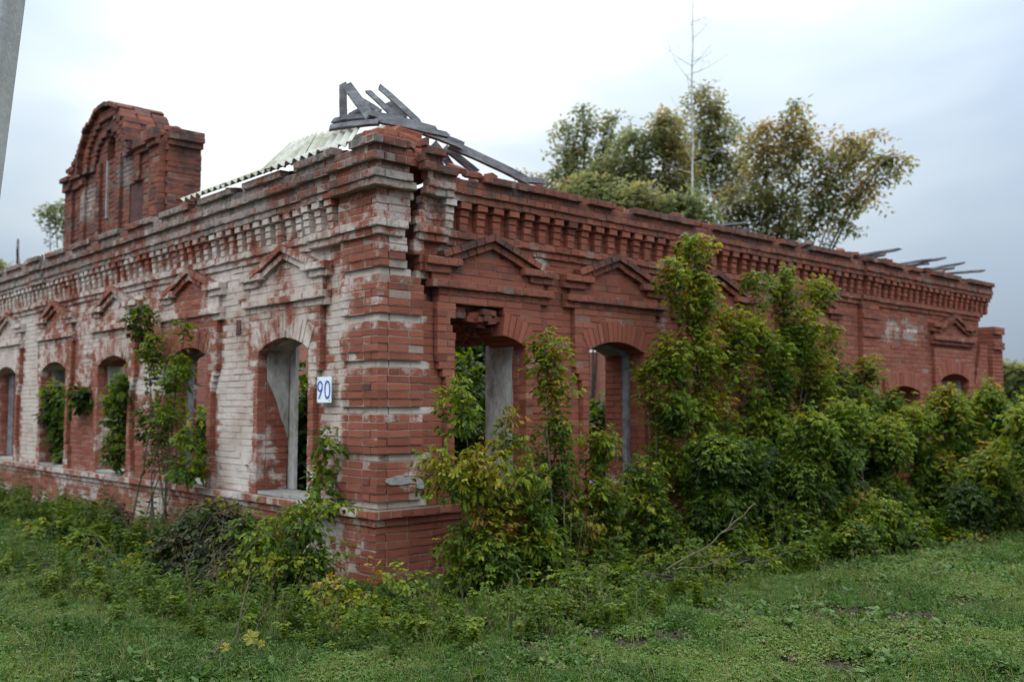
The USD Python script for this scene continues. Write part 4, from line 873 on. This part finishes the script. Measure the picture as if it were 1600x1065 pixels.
plant('bush', 'low tangle of yellowish weeds at the foot of the corner', 'bush', gb(-.95, -1.2), blobR([(560, 960, 50, 32, 1.1), (620, 955, 45, 30, 1.0), (680, 970, 50, 30, 1.1), (600, 1000, 60, 26, 1.2), (520, 985, 40, 26, .9), (730, 985, 50, 34, 1), (660, 915, 18, 20, .15), (610, 905, 12, 22, .12), (660, 1010, 60, 22, .9)], 1.25, .3), 210, leaf=(.056, .030), twigs=60, tone=(.44, .18), leaflets=3)
plant('bush', 'greyish dying weed clump right of the corner tangle', 'weed', gb(-.1, -2.2), blobR([(860, 985, 45, 26, .9), (820, 1000, 40, 22, .7), (900, 965, 35, 25, .7), (780, 985, 40, 30, .7)], 2.2, .25), 211, leaf=(.05, .024), lm='leaf_dark', twigs=34, tone=(.65, .2), leaflets=3)
plant('bush', 'leafy undergrowth along the front of the saplings', 'undergrowth', gb(2.4, -2.0), blobR([(960, 920, 50, 30, 1), (1040, 915, 50, 34, 1), (1110, 895, 50, 38, 1), (1180, 890, 50, 34, 1), (890, 925, 45, 35, .9), (1250, 880, 50, 30, 1), (1330, 870, 50, 26, 1)], 1.8, .3), 212, leaf=(.058, .028), twigs=66, tone=(.36, .15), leaflets=3)

# inside the ruin
GI = 'saplings growing inside the roofless house'
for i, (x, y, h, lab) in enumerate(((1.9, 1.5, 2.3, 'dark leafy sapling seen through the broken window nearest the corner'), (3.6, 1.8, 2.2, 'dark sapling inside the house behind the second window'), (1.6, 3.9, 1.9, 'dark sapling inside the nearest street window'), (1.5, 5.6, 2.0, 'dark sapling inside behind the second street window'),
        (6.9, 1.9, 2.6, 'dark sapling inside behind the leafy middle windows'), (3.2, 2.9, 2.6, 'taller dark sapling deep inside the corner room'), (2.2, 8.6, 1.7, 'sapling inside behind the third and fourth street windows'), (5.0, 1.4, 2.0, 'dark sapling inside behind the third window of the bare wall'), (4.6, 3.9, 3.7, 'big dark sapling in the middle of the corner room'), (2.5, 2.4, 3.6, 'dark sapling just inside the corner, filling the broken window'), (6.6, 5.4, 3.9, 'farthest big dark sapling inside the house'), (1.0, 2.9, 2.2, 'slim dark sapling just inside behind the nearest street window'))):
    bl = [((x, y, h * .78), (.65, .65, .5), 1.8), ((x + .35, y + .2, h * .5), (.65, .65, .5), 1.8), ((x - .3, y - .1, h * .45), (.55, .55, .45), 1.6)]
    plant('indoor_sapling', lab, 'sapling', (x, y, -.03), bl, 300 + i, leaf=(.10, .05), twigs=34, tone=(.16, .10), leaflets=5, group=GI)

# trees beyond
def tree(name, label, base_px, dep, bl, seed, leaf=(.095, .055), tone=(.5, .2), twigs=60, lm='leaf_tree', r=.055, **k):
    b = deep(base_px, 600, dep); b = np.array([b[0], b[1], -.05])
    return plant(name, label, 'tree', b, blobD(bl, dep, .8), seed, leaf=leaf, lm=lm, twigs=int(twigs * 1.6), tone=tone, stem_r=r, leaflets=3, parts=('trunk', 'crown'), droop=.35, shoot=.32, pair=.11, **k)
tree('leafy_tree', 'large yellowing tree spreading right behind the bare brick wall', 1190, 24, [(1240, 190, 16, 40, .3), (1200, 230, 50, 45, 1), (1260, 250, 55, 50, 1), (1330, 250, 45, 40, .8), (1385, 265, 28, 26, .5), (1290, 310, 50, 40, .9), (1200, 300, 55, 50, 1.1), (1350, 305, 30, 26, .45), (1150, 330, 55, 45, 1), (1230, 350, 50, 40, 1), (1310, 355, 26, 20, .25), (1370, 220, 10, 18, .15)], 401, tone=(.62, .22), twigs=44)
tree('leafy_tree', 'yellow-green tree just left of the bare birch trunk', 1010, 25, [(990, 240, 40, 40, 1), (1040, 210, 40, 40, .9), (940, 280, 45, 40, 1), (1000, 300, 60, 45, 1.3), (1060, 270, 40, 50, 1), (905, 300, 40, 30, .9), (1060, 320, 40, 40, 1)], 402, tone=(.52, .18), twigs=50)
tree('leafy_tree', 'airy tree with upright shoots at the left end of the tree group', 920, 27, [(912, 190, 12, 35, .45), (885, 220, 14, 35, .4), (958, 205, 18, 30, .45), (900, 260, 35, 35, .9), (870, 290, 40, 25, .8), (945, 250, 25, 30, .6), (830, 280, 16, 10, .15)], 403, tone=(.40, .15), twigs=44)
tree('leafy_tree', 'tree with a loose olive crown right beside the bare birch trunk', 1110, 28, [(1100, 160, 26, 32, .7), (1125, 210, 35, 40, 1), (1090, 240, 35, 40, 1), (1130, 270, 30, 40, .9), (1050, 220, 30, 40, .7), (1160, 250, 20, 40, .4)], 404, tone=(.58, .18), twigs=46)
tree('leafy_tree', 'small green tree low behind the wall below the birch', 1080, 20, [(1000, 320, 60, 30, 1.2), (1070, 335, 50, 30, 1), (930, 300, 40, 25, .8)], 405, tone=(.40, .15), twigs=50)
tree('leafy_tree', 'small tree peeping out left of the attic gable', 95, 30, [(85, 335, 18, 14, .5), (98, 355, 10, 16, .4), (78, 345, 14, 10, .3), (100, 325, 8, 8, .3)], 406, tone=(.34, .12), twigs=26)
tree('leafy_tree', 'distant tree behind the broken end pier', 1600, 45, [(1585, 590, 24, 20, 1), (1610, 600, 40, 30, 1), (1570, 605, 20, 20, .8), (1660, 590, 50, 30, 1)], 407, leaf=(.22, .13), tone=(.40, .15), twigs=90)
tree('leafy_tree', 'farther low tree left of the street wall end', -60, 60, [(-30, 420, 40, 20, 1), (-80, 430, 60, 30, 1)], 408, leaf=(.22, .13), tone=(.36, .12), twigs=60)
# bare birch
bb = deep(1080, 600, 23); bb[2] = -.05; birch = thing('bare_birch', 'thin leafless pale birch trunk rising above the tree crowns', 'tree', bb)
rng = np.random.default_rng(55); top = deep(1081, -60, 23); pts = np.linspace(bb, top, 26); pts[1:-1, :2] += rng.normal(0, .015, (24, 2))
obj('trunk', tube(pts, np.linspace(.055, .006, 26), 7), M['pale_bark'], birch, loc=bb, smooth=True)
for i in range(22):
    u = rng.uniform(.5, .97); c = bb + (top - bb) * u; a = rng.uniform(0, 2 * math.pi); L = 1.25 * (1.08 - u) + .35; e = c + (math.cos(a) * L, math.sin(a) * L, L * .55)
    q = bez(c, (c + e) / 2 + (0, 0, -.10 * L), e, 7); tw = MB(); tw.add(*tube(q, np.linspace(.008, .002, 7), 4))
    for j in range(4):
        x = q[rng.integers(2, 6)]; tw.add(*tube(np.linspace(x, x + rng.normal(0, .18, 3) + (0, 0, .12), 4), np.linspace(.003, .0015, 4), 3))
    tw.obj('twig', M['pale_bark'], birch, loc=bb)

# fallen branches, stalks
def stick(name, label, cat, pts, r0, r1, sm, seed, side=3, group=None):
    rng = np.random.default_rng(seed); pts = np.asarray(pts, float); b = pts[0].copy(); t = thing(name, label, cat, b, group)
    n = 14; f = np.linspace(0, len(pts) - 1, n); q = np.stack([np.interp(f, np.arange(len(pts)), pts[:, k]) for k in range(3)], 1); q[1:-1] += rng.normal(0, .008, (n - 2, 3))
    obj('stem', tube(q, np.linspace(r0, r1, n), 6), M[sm], t, loc=b, smooth=True)
    for i in range(side):
        c = q[rng.integers(4, n - 2)]; d = pts[-1] - pts[0]; d /= np.linalg.norm(d); e = c + d * rng.uniform(.1, .3) + rng.normal(0, .08, 3)
        obj('side_twig', tube(np.linspace(c, e, 4), np.linspace(r1 * 1.1, r1 * .5, 4), 4), M[sm], t, loc=b)
stick('fallen_branch', 'long pale bare branch rising to the right through the saplings', 'branch', [onR(1040, 890, 2.0), onR(1110, 850, 2.05), onR(1180, 785, 2.0)], .009, .005, 'dead_stem', 1)
stick('fallen_branch', 'shorter pale bare branch below the long one', 'branch', [onR(1050, 888, 2.1), onR(1100, 885, 2.1), onR(1160, 862, 2.1)], .007, .004, 'dead_stem', 2)
for i, (a, b, lab) in enumerate((((365, 1010), (392, 880), 'leaning dry stalk left of the yellow leaf'), ((385, 1015), (415, 950), 'short bent dry stalk right of the yellow leaf'), ((440, 990), (480, 1035), 'dry stalk lying towards the lower right of the bushes'), ((320, 1035), (350, 1000), 'thin dry stalk lowest on the left'))):
    d0 = ray(*a); g0 = CAM + d0 * ((.05 - CAM[2]) / d0[2]); dist = (g0 - CAM) @ F0
    stick('dry_stalk', lab, 'stalk', [g0, (g0 + deep(*b, dist)) / 2 + (.01, 0, .01), deep(*b, dist + .05)], .007, .004, 'dead_stem', 10 + i, 1, 'dry stalks in the grass by the bushes')
stick('dry_stalk', 'dry twig at the right edge in the grass', 'stalk', [deep(1575, 935, 10.5), deep(1590, 915, 10.6), deep(1606, 880, 10.7)], .014, .008, 'dead_stem', 20, 2)
# lobed yellow leaves on the weeds
def lobed(name, label, c, size, seed):
    t = np.linspace(0, 2 * np.pi, 26)[:-1]; r = size * (.62 + .38 * np.abs(np.cos(2.5 * t))); rng = np.random.default_rng(seed)
    X = -FW * .9 + np.array([0, 0, 1]) * .5; X /= np.linalg.norm(X); A = np.cross(X, FW); A /= np.linalg.norm(A); B_ = np.cross(X, A)
    v = np.vstack([[0, 0, 0.0], r[:, None] * (np.cos(t)[:, None] * A + np.sin(t)[:, None] * B_) + X * (rng.normal(0, .006, (25, 1)))])
    th = thing(name, label, 'leaf', c); v2 = np.vstack([v, v - X * .002]); f = np.array([(0, i + 1, (i + 1) % 25 + 1) for i in range(25)])
    obj('blade', (v2, np.vstack([f, f[:, ::-1] + 26])), M['yellow_leaf'], th, mark=np.tile((0, .5, 0), (52, 1)))
    obj('stalk', tube([(0, 0, 0), (.01, .0, -.05), (.0, .01, -.12)], .003, 4), M['dead_stem'], th)
for i, (px, py, s_, lab) in enumerate(((392, 995, .06, 'big lobed yellow leaf low among the bushes'), (352, 1010, .035, 'smaller yellow leaf left of the big lobed one'), (408, 1005, .03, 'small yellow leaf tucked right of the big lobed one'))):
    d0 = ray(px, py); g0 = CAM + d0 * ((.16 - CAM[2]) / d0[2]); lobed('yellow_leaf', lab, g0, s_, i)
# brick fragments
for i, (px, py, s_, lab) in enumerate(((985, 1027, .03, 'small red brick chip in the grass near the bottom edge'), (1122, 940, .05, 'red brick fragment beside the dark hole in the ground'), (1110, 955, .035, 'small brick fragment below the red one'), (1245, 1030, .035, 'dull brick fragment on the bare earth patch'), (1160, 985, .045, 'brown brick fragment in mid grass'), (1480, 990, .04, 'reddish brick chip in grass at the right'))):
    d0 = ray(px, py); g0 = CAM + d0 * (-CAM[2] / d0[2]); z = float(ground_z(np.array(g0[0]), np.array(g0[1]))); r = np.random.default_rng(i)
    m = trimesh.convex.convex_hull(r.normal(0, 1, (16, 3)) * (1, .7, .5)); v = np.array(m.vertices) * s_ * .8
    tag(obj('brick_fragment', (v + (g0[0], g0[1], z + .015), m.faces), M['rubble']), lab, 'brick', 'brick fragments scattered in the grass')

# ------------------------------------------------------------------ grass and weeds (uncountable)
def proto(path, v, f, mk, m_):
    o = usdkit.mesh(stage, path, (v, f), m_); pv = UsdGeom.PrimvarsAPI(o).CreatePrimvar('mark', Sdf.ValueTypeNames.Color3fArray, 'vertex'); pv.Set(Vt.Vec3fArray.FromNumpy(mk.astype(np.float32)))
def blades(rng, n, h, spread, w, tone):
    V, Fc, K = [], [], []
    for i in range(n):
        a = rng.uniform(0, 6.28); r = spread * math.sqrt(rng.random()); b = np.array([r * math.cos(a), r * math.sin(a), 0]); d = rng.normal(0, .5, 2); H = h * rng.uniform(.5, 1.2)
        tip = b + (d[0] * H, d[1] * H, H); mid = (b + tip) / 2 + (0, 0, H * .16); s = np.array([-math.sin(a), math.cos(a), 0]) * w / 2
        k = len(V); V += [b - s, b + s, mid + s * .8, mid - s * .8, tip]; Fc += [(k, k + 1, k + 2), (k, k + 2, k + 3), (k + 3, k + 2, k + 4)]; K += [(0, np.clip(rng.normal(tone, .12), 0, 1), 0)] * 5
    return np.array(V), np.array(Fc), np.array(K)
def rosette(rng, n, L, W, tone, rise=.5, spread=.0):
    a = rng.uniform(0, 6.28, n); e = rng.uniform(.05, rise, n); P = np.stack([np.cos(a) * spread * rng.random(n), np.sin(a) * spread * rng.random(n), rng.uniform(.005, .03 + rise * .04, n)], 1)
    D = np.stack([np.cos(a), np.sin(a), e * 1.6], 1); return leaves(P, D, L * rng.uniform(.6, 1.2, n), W * rng.uniform(.7, 1.2, n), rng, np.clip(rng.normal(tone, .12, n), 0, 1), .25, .12)
leafmat('grass', [(0.0, (.020, .040, .007)), (.35, (.046, .098, .014)), (.65, (.092, .172, .024)), (.85, (.150, .190, .042)), (1.0, (.23, .19, .09))], .35)
def scatter(name, label, cat, protos, pts, scl, idx, rng):
    pi = UsdGeom.PointInstancer.Define(stage, numbered('/World', name)); tag(pi, label, cat, kind='stuff')
    rel = pi.CreatePrototypesRel()
    for j, (v, f, mk, m_) in enumerate(protos):
        pth = f'{pi.GetPath()}/kind_{"abcdefgh"[j]}'; proto(pth, v, f, mk, m_); rel.AddTarget(pth)
    n = len(pts); a = rng.uniform(0, 2 * np.pi, n); q = np.zeros((n, 4)); q[:, 0] = np.cos(a / 2); q[:, 3] = np.sin(a / 2); t = rng.normal(0, .06, (n, 2)); q[:, 1:3] += t; q /= np.linalg.norm(q, axis=1, keepdims=True)
    pi.CreateProtoIndicesAttr(Vt.IntArray.FromNumpy(idx.astype(np.int32))); pi.CreatePositionsAttr(Vt.Vec3fArray.FromNumpy(pts.astype(np.float32)))
    pi.CreateScalesAttr(Vt.Vec3fArray.FromNumpy(np.repeat(scl[:, None], 3, 1).astype(np.float32)))
    pi.CreateOrientationsAttr(Vt.QuathArray([Gf.Quath(float(x[0]), float(x[1]), float(x[2]), float(x[3])) for x in q]))
def straw(rng, n, h):
    V, Fc, K = [], [], []
    for i in range(n):
        a = rng.uniform(0, 6.28); b = np.array([math.cos(a), math.sin(a), 0]) * rng.uniform(0, .12); d = rng.normal(0, .22, 2); H = h * rng.uniform(.6, 1.15); top = b + (d[0] * H, d[1] * H, H); mid = (b + top) / 2 + (0, 0, .04 * H)
        v, f = tube(np.array([b, mid, top]), [.0025, .002, .0014], 3); k = sum(map(len, V)); V.append(v); Fc.append(f + k); K.append(np.tile((0, 1.0, 0), (len(v), 1)))
        for j in range(7): c = top - (top - mid) * rng.uniform(0, .35); e = c + rng.normal(0, .016, 3) + (0, 0, .015); v = np.array([c, (c + e) / 2 + (.004, .003, 0), e, (c + e) / 2 - (.004, .003, 0)]); k = sum(map(len, V)); V.append(v); Fc.append(np.array([(0, 1, 2), (0, 2, 3)]) + k); K.append(np.tile((0, rng.uniform(.8, 1.0), 0), (4, 1)))
    return np.vstack(V), np.vstack(Fc), np.vstack(K)
rng = np.random.default_rng(77)
def spots(n, rmin, rmax, half):
    a = rng.uniform(-half, half, n); r = np.sqrt(rng.uniform(rmin ** 2, rmax ** 2, n)); d = F0[:2] * np.cos(a)[:, None] + RT[:2] * np.sin(a)[:, None]; p = CAM[:2] + d * r[:, None]
    ok = ~((p[:, 0] > -.03) & (p[:, 1] > -.03) & (p[:, 0] < 15.2) & (p[:, 1] < 14.5)); return p[ok]
def dens(p): q = np.stack([p[:, 0], p[:, 1], 0 * p[:, 0]], 1); return meshkit.fbm(q * .9, 4, 31) * .6 + meshkit.fbm(q * 3.2, 3, 32) * .4
def lift(p): return np.stack([p[:, 0], p[:, 1], ground_z(p[:, 0], p[:, 1])], 1)
BARE = [((px_, py_), rx_, ry_) for px_, py_, rx_, ry_ in ((1000, 1000, .55, .3), (1240, 1030, .5, .22), (870, 1035, .5, .35), (690, 1045, .3, .2), (1090, 960, .5, .25), (250, 925, .4, .22), (1130, 935, .35, .2), (100, 935, .35, .2), (1380, 960, .6, .25), (1450, 925, .6, .2), (560, 1040, .3, .15))]
def bare(p):
    b = np.zeros(len(p))
    for (px_, py_), rx_, ry_ in BARE:
        d0 = ray(px_, py_); g0 = (CAM + d0 * (-CAM[2] / d0[2]))[:2]; q = p - g0; u = q @ RT[:2] / rx_; v = q @ F0[:2] / (ry_ * 2.2); b = np.maximum(b, np.exp(-(u * u + v * v)))
    return b
p = np.vstack([spots(150000, 4.6, 11, .62), spots(60000, 11, 30, .62)]); dd = dens(p) - .10 * bare(p); p = p[dd > .44 + rng.normal(0, .03, len(p))]
rg = np.random.default_rng(5)
pr = []
for tn in (.30, .52, .70): pr += [(*blades(rg, 16, .065, .05, .005, tn), M['grass']), (*rosette(rg, 20, .036, .019, tn + .08, .45, .08), M['grass'])]
pr += [(*blades(rg, 9, .12, .04, .004, .90), M['grass'])]
q = np.stack([p[:, 0], p[:, 1], 0 * p[:, 0]], 1); fz = meshkit.fbm(q * 1.7, 3, 61) + rng.normal(0, .07, len(p)); tier = np.digitize(fz, [.43, .55])
ix = tier * 2 + (rng.random(len(p)) < .55); ix = np.where(rng.random(len(p)) < .03, 6, ix)
sc_ = rng.uniform(.55, 1.3, len(p)) * (1 + .6 * (np.hypot(*(p - CAM[:2]).T) > 11))
scatter('grass', 'short uneven grass and knotweed covering the ground before the ruin', 'grass', pr, lift(p), sc_, ix, rng)
p = spots(9000, 4.6, 16, .62); dd = dens(p + 7.3) - .1 * bare(p); p = p[dd > .48]
pr = [(*rosette(rg, 9, .10, .048, .45, .7), M['grass']), (*rosette(rg, 12, .08, .05, .62, .5, .03), M['grass']), (*rosette(rg, 26, .05, .028, .40, 1.0, .09), M['grass']), (*rosette(rg, 30, .045, .026, .72, .9, .11), M['grass'])]
scatter('weeds', 'broad-leaved plantain and low weeds dotted through the grass', 'weeds', pr, lift(p), rng.uniform(.55, 1.25, len(p)), rng.choice(4, len(p)), rng)
p = spots(420, 4.6, 14, .62); p = p[dens(p + 3.1) > .5]
scatter('dry_grass', 'sparse taller dry grass stems standing in the short grass', 'grass', [(*straw(rg, 5, .26), M['grass']), (*blades(rg, 22, .20, .05, .004, .55), M['grass'])], lift(p), rng.uniform(.6, 1.2, len(p)), rng.choice(2, len(p)), rng)
cl = spots(60000, 4.6, 14, .62); b_ = bare(cl); cl = cl[(b_ > .25 + .3 * rng.random(len(cl))) | (rng.random(len(cl)) < .012)]
pr = []
for j in range(3):
    r_ = np.random.default_rng(90 + j); m_ = trimesh.convex.convex_hull(r_.normal(0, 1, (14, 3)) * (1, .8, .6)); v_ = np.array(m_.vertices) * .012
    pr.append((v_, np.array(m_.faces), np.zeros((len(v_), 3)), M['earth']))
pc = lift(cl); scatter('soil_clods', 'crumbled dark earth in the bare patches of the grass', 'earth', pr, pc, rng.lognormal(0, .5, len(cl)).clip(.4, 3.2), rng.choice(3, len(cl)), rng)
# taller weeds along the foot of the walls
q = []
for s_ in np.linspace(-.6, 14, 520): q.append((s_ + rng.normal(0, .1), -rng.uniform(.15, 1.0 + 1.3 * min(1, max(0, s_) / 4))))
for s_ in np.linspace(-.4, 14, 330): q.append((-rng.uniform(.15, 1.1), s_ + rng.normal(0, .1)))
p = np.array(q); p = p[~((p[:, 0] < 1.1) & (p[:, 1] < 1.3))]
def tallweed(rng, n, h, tone):
    P, D, T = [], [], []
    for i in range(n):
        a = rng.uniform(0, 6.28); top = np.array([math.cos(a) * .16 * rng.random(), math.sin(a) * .16 * rng.random(), h * rng.uniform(.5, 1.0)])
        for u in np.linspace(.15, 1, 8):
            for k in range(3): b = rng.uniform(0, 6.28); P.append(top * u); D.append((math.cos(b), math.sin(b), .3)); T.append(np.clip(tone + rng.normal(0, .1), 0, 1))
    P, D, T = map(np.array, (P, D, T)); return leaves(P, D, .07 * rng.uniform(.6, 1.3, len(P)), .032 * rng.uniform(.7, 1.2, len(P)), rng, T, .35, .15)
pr = [(*tallweed(rg, 6, .42, .38), M['leaf']), (*tallweed(rg, 7, .32, .5), M['leaf']), (*tallweed(rg, 5, .5, .28), M['leaf']), (*blades(rg, 40, .34, .12, .006, .7), M['grass']), (*straw(rg, 9, .62), M['grass'])]
q2 = []
for px_ in np.linspace(-60, 1180, 900):
    yb = np.interp(px_, [-60, 250, 500, 720, 900, 1180], [905, 965, 1010, 1015, 985, 915]) + rng.normal(-12, 16); d0 = ray(px_, yb); q2.append((CAM + d0 * (-CAM[2] / d0[2]))[:2])
p2 = np.array(q2) + rng.normal(0, .08, (900, 2)); p2 = p2[(p2[:, 0] < -.15) | (p2[:, 1] < -.15)]
p2 = p2[rng.random(len(p2)) < .62]; scatter('weed_border', 'ragged low weeds where the bushes give way to grass', 'weeds', pr, lift(p2), rng.uniform(.3, .8, len(p2)), rng.choice(5, len(p2), p=[.28, .28, .14, .18, .12]), rng)
scatter('undergrowth', 'tangled nettles and tall weeds along the foot of both walls', 'undergrowth', pr, lift(p), rng.uniform(.6, 1.25, len(p)), rng.choice(5, len(p), p=[.32, .26, .20, .12, .10]), rng)
